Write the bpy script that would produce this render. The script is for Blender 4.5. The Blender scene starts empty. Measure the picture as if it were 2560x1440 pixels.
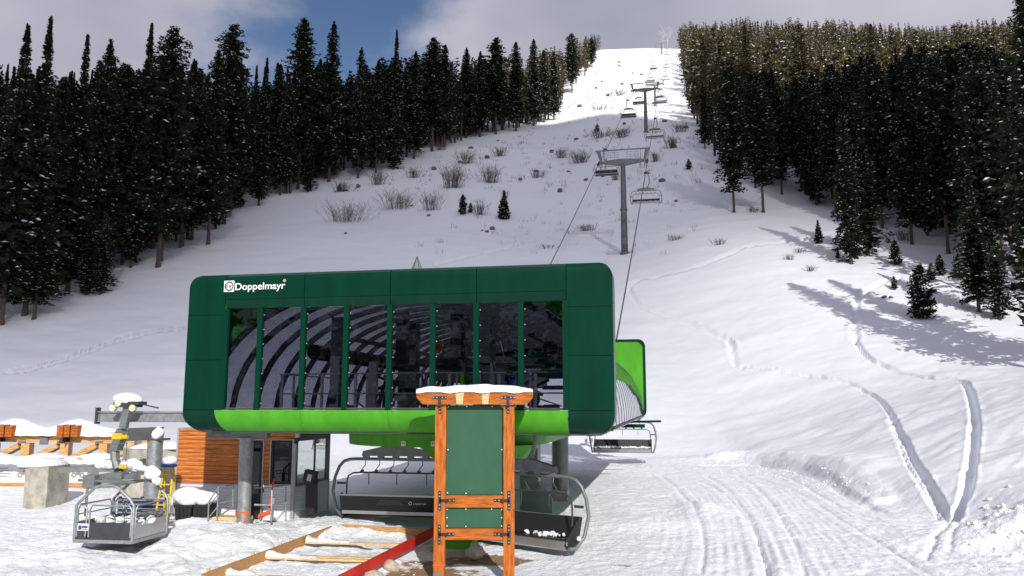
import bpy, math, random
import numpy as np
from mathutils import Vector, Matrix, Euler

# ------------------------------------------------------------------ camera, sky, sun, exposure
R = math.radians
sc = bpy.context.scene
col = sc.collection
cam_d = bpy.data.cameras.new('camera'); cam = bpy.data.objects.new('camera', cam_d); col.objects.link(cam)
EYE = 3.6; PITCH = 8.25; FPX = 2000.0
cam.location = (0, 0, EYE); cam.rotation_euler = (R(90 + PITCH), 0, 0)
cam_d.lens = 36 * FPX / 2560; cam_d.sensor_width = 36; cam_d.clip_end = 6000; cam_d.clip_start = 0.1
sc.camera = cam
SUN_EL = 28.5; SUN_AZ = 14.0           # elevation; degrees to the right of straight behind the camera
TO_SUN = Vector((math.sin(R(SUN_AZ)) * math.cos(R(SUN_EL)), -math.cos(R(SUN_AZ)) * math.cos(R(SUN_EL)), math.sin(R(SUN_EL))))
sd = bpy.data.lights.new('sun', 'SUN'); sd.energy = 4.1; sd.angle = R(0.5); sd.color = (1.0, 0.965, 0.91)
so = bpy.data.objects.new('sun', sd); col.objects.link(so)
so.rotation_euler = TO_SUN.to_track_quat('Z', 'Y').to_euler()
w = bpy.data.worlds.new('World'); sc.world = w; w.use_nodes = True
nt = w.node_tree; nt.nodes.clear()
def N(t, tp, **kw):
    n = t.nodes.new(tp)
    for k, v in kw.items(): setattr(n, k, v)
    return n
wo = N(nt, 'ShaderNodeOutputWorld'); bg = N(nt, 'ShaderNodeBackground'); bg.inputs[1].default_value = 0.08
sky = N(nt, 'ShaderNodeTexSky', sky_type='NISHITA'); sky.sun_disc = False
sky.sun_elevation = R(SUN_EL); sky.sun_rotation = math.atan2(TO_SUN.x, TO_SUN.y)
sky.altitude = 2000; sky.dust_density = 0.3; sky.ozone_density = 2.5
tc = N(nt, 'ShaderNodeTexCoord')
# broken cloud cover: big soft noise decides where the blue shows
mp = N(nt, 'ShaderNodeMapping'); mp.inputs['Scale'].default_value = (1.0, 1.0, 1.9)
n1 = N(nt, 'ShaderNodeTexNoise'); n1.inputs['Scale'].default_value = 2.6; n1.inputs['Detail'].default_value = 7; n1.inputs['Roughness'].default_value = 0.56
nt.links.new(tc.outputs['Generated'], mp.inputs[0]); nt.links.new(mp.outputs[0], n1.inputs[0])
def ray(px, py):
    x = (px - 1280) / FPX; y = (720 - py) / FPX; p = R(PITCH)
    return Vector((x, math.cos(p) - y * math.sin(p), math.sin(p) + y * math.cos(p)))
gapd = ray(850, 40).normalized()
dt = N(nt, 'ShaderNodeVectorMath', operation='DISTANCE'); 
mp2 = N(nt, 'ShaderNodeMapping'); mp2.inputs['Scale'].default_value = (0.9, 1, 0.75)
nt.links.new(tc.outputs['Generated'], mp2.inputs[0]); nt.links.new(mp2.outputs[0], dt.inputs[0])
dt.inputs[1].default_value = (gapd.x * 0.9, gapd.y, gapd.z * 0.75)
ga = N(nt, 'ShaderNodeMapRange'); ga.inputs[1].default_value = 0.0; ga.inputs[2].default_value = 0.26; ga.inputs[3].default_value = -0.27; ga.inputs[4].default_value = 0.14
nt.links.new(dt.outputs['Value'], ga.inputs[0])
ad = N(nt, 'ShaderNodeMath', operation='ADD'); nt.links.new(n1.outputs[0], ad.inputs[0]); nt.links.new(ga.outputs[0], ad.inputs[1])
cr = N(nt, 'ShaderNodeMapRange'); cr.interpolation_type = 'SMOOTHSTEP'; cr.inputs[1].default_value = 0.30; cr.inputs[2].default_value = 0.54
nt.links.new(ad.outputs[0], cr.inputs[0])
n2 = N(nt, 'ShaderNodeTexNoise'); n2.inputs['Scale'].default_value = 1.6; n2.inputs['Detail'].default_value = 4
nt.links.new(mp.outputs[0], n2.inputs[0])
cc = N(nt, 'ShaderNodeMix', data_type='RGBA'); cc.inputs[6].default_value = (2.5, 2.75, 3.75, 1); cc.inputs[7].default_value = (6.2, 6.05, 6.9, 1)
c2 = N(nt, 'ShaderNodeMapRange'); c2.inputs[1].default_value = .35; c2.inputs[2].default_value = .65
nt.links.new(n2.outputs[0], c2.inputs[0]); nt.links.new(c2.outputs[0], cc.inputs[0])
mx = N(nt, 'ShaderNodeMix', data_type='RGBA')
nt.links.new(cr.outputs[0], mx.inputs[0]); nt.links.new(sky.outputs[0], mx.inputs[6]); nt.links.new(cc.outputs[2], mx.inputs[7])
nt.links.new(mx.outputs[2], bg.inputs[0]); nt.links.new(bg.outputs[0], wo.inputs[0])
sc.view_settings.view_transform = 'Standard'; sc.view_settings.look = 'None'
sc.view_settings.exposure = 0.2; sc.view_settings.gamma = 1.0
sc.render.engine = 'CYCLES'
sc.cycles.max_bounces = 8; sc.cycles.transparent_max_bounces = 16
random.seed(7); rng = np.random.default_rng(7)

# ------------------------------------------------------------------ materials
def mat(name, c, rough=0.7, metal=0.0, var=0.12, scale=6.0, bump=0.0, bscale=None, c2=None, spec=None, stretch=None):
    m = bpy.data.materials.new(name); m.use_nodes = True; t = m.node_tree; b = t.nodes['Principled BSDF']
    b.inputs['Roughness'].default_value = rough; b.inputs['Metallic'].default_value = metal
    if spec is not None: b.inputs['Specular IOR Level'].default_value = spec
    tx = N(t, 'ShaderNodeTexCoord'); mpn = N(t, 'ShaderNodeMapping')
    if stretch: mpn.inputs['Scale'].default_value = stretch
    t.links.new(tx.outputs['Object'], mpn.inputs[0])
    no = N(t, 'ShaderNodeTexNoise'); no.inputs['Scale'].default_value = scale; no.inputs['Detail'].default_value = 5; no.inputs['Roughness'].default_value = .62
    t.links.new(mpn.outputs[0], no.inputs[0])
    mi = N(t, 'ShaderNodeMix', data_type='RGBA')
    a = [max(0, x * (1 - var)) for x in c]; bb = [min(1, x * (1 + var)) for x in (c2 or c)]
    mi.inputs[6].default_value = (*a, 1); mi.inputs[7].default_value = (*bb, 1)
    rmp = N(t, 'ShaderNodeMapRange'); rmp.inputs[1].default_value = .34; rmp.inputs[2].default_value = .66
    t.links.new(no.outputs[0], rmp.inputs[0]); t.links.new(rmp.outputs[0], mi.inputs[0])
    t.links.new(mi.outputs[2], b.inputs['Base Color'])
    if bump:
        bn = N(t, 'ShaderNodeBump'); bn.inputs['Strength'].default_value = 1.0; bn.inputs['Distance'].default_value = bump
        n3 = N(t, 'ShaderNodeTexNoise'); n3.inputs['Scale'].default_value = bscale or scale; n3.inputs['Detail'].default_value = 6
        t.links.new(mpn.outputs[0], n3.inputs[0]); t.links.new(n3.outputs[0], bn.inputs['Height']); t.links.new(bn.outputs[0], b.inputs['Normal'])
    return m
M = {}
M['dgreen'] = mat('dark_green_paint', (0.0, 0.030, 0.016), .33, var=.16, scale=1.4, spec=.16, stretch=(2, 2, .35))
M['lime'] = mat('lime_green_paint', (0.072, 0.32, 0.020), .40, var=.12, scale=1.5, spec=.15, stretch=(2, 2, .35))
M['lime2'] = mat('lime_green_lining', (0.09, 0.34, 0.030), .6, var=.06, scale=1.5, spec=.2)
M['galv'] = mat('galvanised_steel', (.30, .32, .32), .48, .55, var=.22, scale=9, bump=.002, bscale=40)
M['steel'] = mat('grey_painted_steel', (.17, .19, .19), .5, .3, var=.14, scale=5)
M['dsteel'] = mat('dark_steel', (.06, .065, .068), .45, .4, var=.15, scale=5)
M['black'] = mat('black_plastic', (.012, .012, .013), .5, var=.2, scale=8)
M['blackvinyl'] = mat('black_seat_vinyl', (.014, .014, .015), .42, var=.25, scale=30, bump=.003)
M['greybk'] = mat('grey_seat_back', (.045, .047, .05), .45, var=.15, scale=10)
M['white'] = mat('white_print', (.8, .8, .78), .5, var=.03)
M['cedar'] = mat('stained_timber', (.34, .082, .010), .6, var=.28, scale=3.0, c2=(.43, .125, .020), spec=.2, bump=.003, bscale=30, stretch=(9, 9, 1.0))
M['cedarh'] = mat('stained_timber_rail', (.32, .078, .010), .6, var=.28, scale=3.0, c2=(.42, .12, .019), spec=.2, bump=.003, bscale=30, stretch=(1.0, 9, 9))
M['siding'] = mat('cedar_siding', (.40, .11, .018), .5, var=.25, scale=2.6, c2=(.56, .18, .032), bump=.003, bscale=20, stretch=(.8, 8, 8))
M['panelgreen'] = mat('green_board_paint', (.035, .10, .060), .55, spec=.15, var=.07, scale=2, bump=.001, bscale=60)
M['snow'] = mat('settled_snow', (.80, .815, .85), .75, var=.03, scale=4, bump=.05, bscale=7, spec=.2)
M['lumber'] = mat('new_lumber', (.58, .36, .16), .65, var=.2, scale=3, c2=(.66, .44, .22), bump=.002, bscale=30, stretch=(1, 10, 10))
M['glulam'] = mat('glued_timber', (.50, .27, .09), .6, var=.25, scale=3, c2=(.60, .36, .14), bump=.002, bscale=30, stretch=(1, 10, 10))
M['ply'] = mat('form_plywood', (.42, .22, .08), .65, var=.25, scale=3, stretch=(1, 8, 8))
M['red'] = mat('red_painted_board', (.55, .018, .012), .5, var=.2, scale=4)
M['orange'] = mat('orange_plastic', (.80, .10, .02), .5, var=.1)
M['yellow'] = mat('yellow_plastic', (.60, .42, .02), .5, var=.12)
M['tower'] = mat('tower_steel', (.13, .145, .15), .55, .2, var=.2, scale=4)
M['frost'] = mat('frosted_twigs', (.50, .50, .54), .8, var=.1)
M['navy'] = mat('navy_plastic', (.010, .03, .12), .5, var=.1)
M['blue'] = mat('blue_paint', (.015, .06, .26), .5, var=.1)
M['concrete'] = mat('cast_concrete', (.34, .32, .27), .85, var=.2, scale=2.5, c2=(.42, .39, .33), bump=.006, bscale=14)
M['rock'] = mat('grey_rock', (.16, .145, .13), .9, var=.35, scale=4, bump=.03, bscale=6)
M['redrock'] = mat('reddish_rock', (.20, .13, .10), .9, var=.35, scale=4, bump=.03, bscale=6)
M['palerock'] = mat('pale_rock', (.42, .37, .29), .9, var=.25, scale=4, bump=.02, bscale=8)
M['corr'] = mat('corrugated_metal', (.70, .71, .75), .5, .0, var=.07, scale=3)
M['trim'] = mat('grey_metal_trim', (.42, .43, .45), .45, .4, var=.06, scale=3)
M['alu'] = mat('brushed_aluminium', (.45, .45, .45), .35, .8, var=.12, scale=6, stretch=(12, 12, 1))
M['bark'] = mat('conifer_bark', (.085, .065, .050), .9, var=.4, scale=3, bump=.03, bscale=8, stretch=(3, 3, .6))
M['twig'] = mat('bare_twigs', (.115, .085, .075), .85, var=.35, scale=1.2)
M['stump'] = mat('cut_wood', (.36, .17, .07), .85, var=.3, scale=5)
M['wrap'] = mat('white_lumber_wrap', (.62, .61, .60), .45, var=.08, scale=3, bump=.012, bscale=5)
M['print'] = mat('grey_wrap_print', (.22, .22, .24), .6, var=.1)
M['printred'] = mat('red_wrap_print', (.50, .10, .10), .6, var=.1)
M['cream'] = mat('cream_roller', (.62, .56, .38), .5, var=.1)
M['tarp'] = mat('pale_green_tarp', (.50, .60, .48), .6, var=.1)
M['floor'] = mat('dark_floor_grating', (.035, .035, .04), .8, var=.3, scale=6)
def needle_mat(name, a, b, sc_=.9):
    m = mat(name, a, .75, var=.35, scale=sc_, c2=b, spec=.12)
    return m
M['needle'] = needle_mat('dark_needles', (.009, .013, .009), (.022, .027, .013))
M['needle_sunlit_olive'] = needle_mat('sunlit_olive_needles', (.022, .024, .012), (.095, .078, .030), .22)  # brighter olive paints in sunlight, partly species; used past the cloud-shadow edge
def glass(name, tint, ior, rough=.0, base=0.0):
    m = bpy.data.materials.new(name); m.use_nodes = True; t = m.node_tree; t.nodes.clear()
    o = N(t, 'ShaderNodeOutputMaterial'); tr = N(t, 'ShaderNodeBsdfTransparent'); tr.inputs[0].default_value = (*tint, 1)
    gl = N(t, 'ShaderNodeBsdfGlossy'); gl.inputs['Roughness'].default_value = rough; gl.inputs[0].default_value = (.95, .96, 1, 1)
    fr = N(t, 'ShaderNodeFresnel'); fr.inputs[0].default_value = ior
    mm = N(t, 'ShaderNodeMixShader')
    if base:
        a = N(t, 'ShaderNodeMath', operation='ADD'); a.inputs[1].default_value = base; a.use_clamp = True
        t.links.new(fr.outputs[0], a.inputs[0]); t.links.new(a.outputs[0], mm.inputs[0])
    else: t.links.new(fr.outputs[0], mm.inputs[0])
    ge = N(t, 'ShaderNodeNewGeometry'); ri = N(t, 'ShaderNodeMapRange'); ri.inputs[3].default_value = ior; ri.inputs[4].default_value = 1 / ior
    t.links.new(ge.outputs['Backfacing'], ri.inputs[0]); t.links.new(ri.outputs[0], fr.inputs[0])   # one thin pane: same reflection from both sides
    t.links.new(tr.outputs[0], mm.inputs[1]); t.links.new(gl.outputs[0], mm.inputs[2]); t.links.new(mm.outputs[0], o.inputs[0])
    return m
M['winglass'] = glass('tinted_window_glass', (.60, .61, .66), 1.45)
M['shellglass'] = glass('grey_roof_glazing', (.58, .59, .64), 2.1, .04, .06)
M['boothglass'] = glass('dark_booth_glass', (.12, .13, .13), 1.5)
M['boothside'] = glass('reflective_booth_glass', (.5, .58, .5), 1.9, 0, .45)

# ------------------------------------------------------------------ mesh building
class MB:
    def __init__(s): s.v = []; s.f = []; s.m = []
    def add(s, vs, fs, mi=0):
        o = len(s.v); s.v += [tuple(v) for v in vs]; s.f += [tuple(i + o for i in f) for f in fs]; s.m += [mi] * len(fs)
    def box(s, c, d, rot=None, mi=0):
        hx, hy, hz = d[0] / 2, d[1] / 2, d[2] / 2
        vs = [Vector((x, y, z)) for x in (-hx, hx) for y in (-hy, hy) for z in (-hz, hz)]
        if rot is not None: vs = [rot @ v for v in vs]
        s.add([v + Vector(c) for v in vs], [(0, 1, 3, 2), (4, 6, 7, 5), (0, 4, 5, 1), (2, 3, 7, 6), (0, 2, 6, 4), (1, 5, 7, 3)], mi)
    def bb(s, x0, x1, y0, y1, z0, z1, mi=0): s.box(((x0 + x1) / 2, (y0 + y1) / 2, (z0 + z1) / 2), (abs(x1 - x0), abs(y1 - y0), abs(z1 - z0)), mi=mi)
    def bar(s, p, q, w_, h_=None, mi=0, up=(0, 0, 1)):
        p = Vector(p); q = Vector(q); d = q - p; L = d.length; d.normalize(); u = Vector(up)
        if abs(d.dot(u)) > .98: u = Vector((0, 1, 0))
        sdv = d.cross(u).normalized(); u2 = sdv.cross(d)
        s.box((p + q) / 2, (L, w_, h_ or w_), Matrix((d, sdv, u2)).transposed(), mi)
    def tube(s, pts, r, n=8, mi=0, cap=True):
        pts = [Vector(p) for p in pts]; k = len(pts); rr = r if isinstance(r, (list, tuple)) else [r] * k
        o = len(s.v); nrm = None
        for i, p in enumerate(pts):
            d = (pts[min(i + 1, k - 1)] - pts[max(i - 1, 0)]).normalized()
            if nrm is None:
                a = Vector((0, 0, 1)) if abs(d.z) < .9 else Vector((1, 0, 0)); nrm = d.cross(a).normalized()
            else: nrm = (nrm - d * nrm.dot(d)).normalized()
            b = d.cross(nrm)
            for j in range(n):
                t = 2 * math.pi * j / n; s.v.append(tuple(p + (nrm * math.cos(t) + b * math.sin(t)) * rr[i]))
        for i in range(k - 1):
            for j in range(n):
                s.f.append((o + i * n + j, o + i * n + (j + 1) % n, o + (i + 1) * n + (j + 1) % n, o + (i + 1) * n + j)); s.m.append(mi)
        if cap:
            s.f.append(tuple(o + j for j in reversed(range(n)))); s.f.append(tuple(o + (k - 1) * n + j for j in range(n))); s.m += [mi, mi]
    def prism(s, poly, y0, y1, mi=0, axis='y'):
        n = len(poly)
        if axis == 'y': vs = [(a, y0, b) for a, b in poly] + [(a, y1, b) for a, b in poly]
        elif axis == 'x': vs = [(y0, a, b) for a, b in poly] + [(y1, a, b) for a, b in poly]
        else: vs = [(a, b, y0) for a, b in poly] + [(a, b, y1) for a, b in poly]
        s.add(vs, [tuple(range(n)), tuple(range(2 * n - 1, n - 1, -1))] + [(i, i + n, (i + 1) % n + n, (i + 1) % n) for i in range(n)], mi)
    def sheet(s, rows, th=.04, mi=0):
        """rows of (z, y, xa, xb): a bent panel with thickness going +y"""
        o = len(s.v); n = len(rows)
        for z, y, xa, xb in rows: s.v += [(xa, y, z), (xb, y, z), (xa, y + th, z), (xb, y + th, z)]
        for i in range(n - 1):
            a = o + 4 * i; b = a + 4
            for q in ((a, a + 1, b + 1, b), (a + 2, b + 2, b + 3, a + 3), (a, b, b + 2, a + 2), (a + 1, a + 3, b + 3, b + 1)): s.f.append(q); s.m.append(mi)
        for a in (o, o + 4 * (n - 1)): s.f.append((a, a + 1, a + 3, a + 2)); s.m.append(mi)
    def blob(s, c, r, seed=0, amp=.25, sub=2, mi=0, flat=None):
        import bmesh
        bm = bmesh.new(); bmesh.ops.create_icosphere(bm, subdivisions=sub, radius=1)
        rnd = random.Random(seed); ks = [(Vector((rnd.gauss(0, 1), rnd.gauss(0, 1), rnd.gauss(0, 1))) * 1.6, rnd.uniform(0, 6)) for _ in range(5)]
        vs = []
        for v in bm.verts:
            k = 1 + amp * sum(math.sin(v.co.dot(a) + b) for a, b in ks) / 3
            p = Vector((v.co.x * r[0], v.co.y * r[1], v.co.z * r[2])) * k
            if flat is not None and p.z < flat: p.z = flat
            vs.append(p + Vector(c))
        s.add(vs, [tuple(v.index for v in f.verts) for f in bm.faces], mi); bm.free()
    def mesh(s, name, mats, smooth=False):
        me = bpy.data.meshes.new(name); me.from_pydata(s.v, [], s.f)
        mats = mats if isinstance(mats, (list, tuple)) else [mats]
        for m in mats: me.materials.append(m)
        if len(mats) > 1: me.polygons.foreach_set('material_index', s.m)
        me.update()
        import bmesh
        bm = bmesh.new(); bm.from_mesh(me); bmesh.ops.recalc_face_normals(bm, faces=bm.faces[:]); bm.to_mesh(me); bm.free()
        if smooth:
            me.polygons.foreach_set('use_smooth', [True] * len(me.polygons)); 
            try: me.set_sharp_from_angle(angle=R(38))
            except Exception: pass
        return me
def thing(name, label, cat, loc=(0, 0, 0), rz=0, group=None):
    o = bpy.data.objects.new(name, None); col.objects.link(o); o.empty_display_size = .3
    o.location = loc; o.rotation_euler = (0, 0, rz); o['label'] = label; o['category'] = cat
    if group: o['group'] = group
    return o
def part(name, mb, mats, parent, label=None, smooth=False, kind=None):
    me = mb.mesh(name, mats, smooth) if isinstance(mb, MB) else mb
    o = bpy.data.objects.new(name, me); col.objects.link(o); o.parent = parent
    if label: o['label'] = label
    if kind: o['kind'] = kind
    return o
def solo(name, mb, mats, label, cat, loc=(0, 0, 0), rz=0, group=None, smooth=False):
    me = mb.mesh(name, mats, smooth) if isinstance(mb, MB) else mb
    o = bpy.data.objects.new(name, me); col.objects.link(o); o.location = loc; o.rotation_euler = (0, 0, rz)
    o['label'] = label; o['category'] = cat
    if group: o['group'] = group
    return o
def dup(root, loc, rz, label=None, scale=None, skip=()):
    r = root.copy(); col.objects.link(r); r.location = loc; r.rotation_euler = (0, 0, rz)
    if label: r['label'] = label
    if scale: r.scale = scale if isinstance(scale, (tuple, list)) else (scale,) * 3
    for ch in root.children:
        if ch.name.split('.')[0] in skip: continue
        c = ch.copy(); col.objects.link(c); c.parent = r
        for g in ch.children:
            d = g.copy(); col.objects.link(d); d.parent = c
    return r
def text_mesh(txt, size, mats, depth=.004, align='LEFT', bold=0.0):
    cu = bpy.data.curves.new('lettering', 'FONT'); cu.body = txt; cu.size = size; cu.extrude = depth; cu.align_x = align; cu.offset = bold
    o = bpy.data.objects.new('lettering_tmp', cu); col.objects.link(o); bpy.context.view_layer.update()
    me = bpy.data.meshes.new_from_object(o.evaluated_get(bpy.context.evaluated_depsgraph_get())); me.materials.clear(); me.materials.append(mats)
    bpy.data.objects.remove(o); me.transform(Matrix.Rotation(R(90), 4, 'X')); me.name = 'lettering'
    return me

# ------------------------------------------------------------------ terrain
def vnoise(x, y, seed=0):
    xi = np.floor(x).astype(np.int64); yi = np.floor(y).astype(np.int64); xf = x - xi; yf = y - yi
    def h(a, b):
        n = (a * 374761393 + b * 668265263 + seed * 974711) & 0xffffffff
        n = ((n ^ (n >> 13)) * 1274126177) & 0xffffffff
        return ((n ^ (n >> 16)) & 0xffff) / 65535.0
    u = xf * xf * (3 - 2 * xf); v = yf * yf * (3 - 2 * yf)
    return (h(xi, yi) * (1 - u) + h(xi + 1, yi) * u) * (1 - v) + (h(xi, yi + 1) * (1 - u) + h(xi + 1, yi + 1) * u) * v - .5
def fbm(x, y, o=4, seed=0, g=.5):
    r = 0; a = 1
    for i in range(o):
        r = r + a * vnoise(x, y, seed + i * 17); x = x * 2.03 + 5.1; y = y * 2.03 + 9.7; a *= g
    return r
_Y = [-600, -40, 0, 40, 49, 56, 64, 72, 80, 90, 100, 120, 150, 180, 210, 240, 270, 330, 390, 450, 480, 520, 545, 580, 700, 1500]
_Z = [-25, 0, 0, .1, .4, 2, 5, 8.4, 12, 16.8, 21.7, 31, 46.5, 62.5, 76, 89.5, 102.8, 135, 169, 203.6, 220, 239, 246, 248, 240, 60]
_ty = np.arange(-600, 1500, .5); _tz = np.interp(_ty, _Y, _Z); _k = np.hanning(15); _k /= _k.sum()
_tz = np.convolve(np.pad(_tz, 7, mode='edge'), _k, 'valid')
def sstep(a, b, x): t = np.clip((x - a) / (b - a), 0, 1); return t * t * (3 - 2 * t)
def Hbase(X, Y):
    X = np.asarray(X, float); Y = np.asarray(Y, float)
    z = np.interp(Y, _ty, _tz)
    sw_ = .25 + 2.2 * sstep(34, 62, Y); side = np.clip(sw_ * np.logaddexp(0, (X - 13.9) / sw_), 0, 60); z = z + (.33 * side - .29 * 2.5 * np.logaddexp(0, (side - 13) / 2.5)) * sstep(-30, 18, Y) + .5 * sstep(13.3, 15.2, X) * (1 - sstep(44, 60, Y)) * sstep(-5, 12, Y)
    d = X / np.maximum(Y, 20)
    cap = 3.6 + np.maximum(.30, .44 + .5 * d) * Y - .0008 * np.clip(Y - 140, 0, 400) ** 2 * np.clip((.12 - d) / .1, 0, 1)
    k = 3.0; on = sstep(85, 120, Y)
    zc = -k * np.logaddexp(-z / k, -cap / k)
    z = z * (1 - on) + zc * on
    z = z + 1.4 * vnoise(X / 31, Y / 27, 3) * sstep(60, 110, Y) + .6 * vnoise(X / 11, Y / 13, 5) * sstep(52, 80, Y)
    return z
def ground(px, py, H=Hbase, y0=14.0, y1=900.0):
    d = ray(px, py); ys = np.arange(y0, y1, .25); k = ys / d.y
    zz = EYE + d.z * k; hz = H(d.x * k, ys); idx = np.nonzero(zz < hz)[0]
    i = idx[0] if len(idx) else len(ys) - 1
    return Vector((d.x * k[i], ys[i], float(hz[i])))
def project(X, Y, Z):
    p = R(PITCH); dz = Z - EYE; dep = Y * math.cos(p) + dz * math.sin(p); up = -Y * math.sin(p) + dz * math.cos(p)
    return 1280 + FPX * X / dep, 720 - FPX * up / dep
# tracks: pixel polylines laid on the ground, (points, half width, depth, rim)
TR = [
 ([(1855, 915), (1990, 935), (2130, 965), (2190, 995), (2225, 1035), (2255, 1095), (2290, 1160), (2335, 1235), (2375, 1300)], .13, .26, .06),
 ([(2222, 1050), (2248, 1110), (2280, 1180), (2325, 1255), (2352, 1300)], .08, .16, .04),
 ([(2138, 850), (2165, 890), (2235, 925), (2330, 945), (2400, 952), (2425, 985), (2437, 1060), (2432, 1130), (2415, 1220), (2388, 1300)], .18, .42, .06),
 
 ([(2372, 1300), (2342, 1350), (2310, 1400)], .09, .08, .0), ([(2395, 1305), (2385, 1345), (2372, 1380)], .08, .07, .0),
 ([(1822, 845), (1828, 880), (1838, 912), (1855, 922)], .16, .20, .06), ([(1832, 850), (1836, 880), (1842, 905)], .12, .14, .04),
 ([(1790, 1152), (1900, 1150), (2000, 1163), (2070, 1186), (2125, 1218), (2200, 1256)], .60, -.24, .0), ([(1760, 1165), (1900, 1166), (1990, 1182), (2060, 1210), (2120, 1242), (2200, 1280)], .22, .14, .0),
 ([(1570, 720), (1600, 765), (1680, 795), (1760, 825), (1815, 850), (1830, 870)], .3, .28, .16),
 ([(1570, 720), (1600, 700), (1700, 680), (1800, 645), (1860, 620), (1960, 605), (2100, 580)], .4, .34, .24),
 ([(2138, 850), (2136, 800), (2145, 745), (2200, 710), (2245, 695)], .3, .3, .12),
 ([(0, 937), (120, 915), (220, 880), (320, 845), (460, 822)], .34, .42, .24), ([(0, 930), (120, 907), (225, 870), (320, 838), (460, 815)], .2, .24, .1),
 ([(1090, 662), (1200, 635), (1340, 600), (1400, 570), (1470, 565), (1560, 545)], .4, .38, .26),
 ([(1690, 430), (1740, 470), (1690, 480), (1700, 510), (1760, 520), (1670, 525)], .4, .34, .22),
 ([(800, 548), (1000, 572), (1250, 600), (1400, 610)], .5, .14, .05)]
GR = [[(1440, 1165), (1620, 1168), (1760, 1190), (1830, 1240), (1880, 1310), (1905, 1380), (1925, 1445)],
      [(1440, 1180), (1600, 1182), (1730, 1200), (1800, 1230), (1850, 1280), (1885, 1330), (1910, 1400), (1920, 1445)],
      [(1700, 1170), (1840, 1190), (1910, 1240), (1960, 1310), (1990, 1370), (2015, 1445)],
      [(1800, 1160), (1960, 1195), (2060, 1245), (2150, 1290), (2300, 1330)],
      [(1840, 1180), (1990, 1230), (2100, 1300), (2230, 1380), (2330, 1440)],
      [(1440, 1150), (1700, 1152), (1860, 1158), (1960, 1175)],
      [(1650, 1190), (1700, 1230), (1745, 1300), (1760, 1370), (1750, 1440)]]
def resample(pts, step):
    out = []
    for a, b in zip(pts[:-1], pts[1:]):
        n = max(1, int((b - a).length / step)); out += [a.lerp(b, i / n) for i in range(n)]
    return out + [pts[-1]]
def cat(pts, n=8):
    P = [pts[0]] + list(pts) + [pts[-1]]; out = []
    for i in range(1, len(P) - 2):
        for j in range(n):
            t = j / n; a, b, c, d = P[i - 1], P[i], P[i + 1], P[i + 2]
            out.append(tuple(.5 * (2 * b[k] + (c[k] - a[k]) * t + (2 * a[k] - 5 * b[k] + 4 * c[k] - d[k]) * t * t + (3 * b[k] - a[k] - 3 * c[k] + d[k]) * t ** 3) for k in range(2)))
    out.append(pts[-1]); return out
def polydist(X, Y, pl):
    """distance from points to a plan polyline, only near it"""
    D = np.full(X.shape, 99.0); S = np.zeros(X.shape)
    for a, b in zip(pl[:-1], pl[1:]):
        m = (X > min(a.x, b.x) - 3) & (X < max(a.x, b.x) + 3) & (Y > min(a.y, b.y) - 3) & (Y < max(a.y, b.y) + 3)
        if not m.any(): continue
        x = X[m]; y = Y[m]; dx, dy = b.x - a.x, b.y - a.y; L = dx * dx + dy * dy + 1e-9
        t = np.clip(((x - a.x) * dx + (y - a.y) * dy) / L, 0, 1); q = np.hypot(x - a.x - t * dx, y - a.y - t * dy)
        sg = np.sign((x - a.x) * dy - (y - a.y) * dx); o = D[m]; k = q < o
        o[k] = q[k]; D[m] = o; ss = S[m]; ss[k] = sg[k]; S[m] = ss
    return D, S
_T = [([ground(*p) for p in cat(pts)], a, b, c) for pts, a, b, c in TR]
_G = [[ground(*p) for p in cat(pts)] for pts in GR]
MOUNDS = [  # x, y, rx, ry, h : shovelled and drifted heaps
 (-7.4, 22.3, 1.1, .8, .28), (-9.2, 21.2, 1.8, 1.0, .32), (-5.4, 23.7, 1.2, .6, .30), (-3.9, 24.8, 1.3, .7, .40), (-7.0, 20.5, 2.5, 1.0, .22),
 (-11.5, 19.6, 2.2, .8, .20), (-13.6, 26.2, .9, 1.6, .35), (-11.4, 28.0, 1.0, 1.2, .5), (-8.8, 23.4, .9, .5, .35), (14.2, 20.8, 1.5, 1.4, .75), (13.5, 22.6, 1.0, 1.0, .5),
 (12.4, 21.4, 1.2, .9, .35), (4.0, 24.5, 1.8, 1.4, .22), (6.4, 27.5, .7, 1.6, .28), (1.0, 25.5, 1.2, 1.0, .2), (14.6, 36, 1.2, 5, .35), (12.6, 47, 4.5, 1.2, .3), (-16.5, 22.5, 3, 1.2, .18), (-19, 31, 3, 2, .4)]
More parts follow.
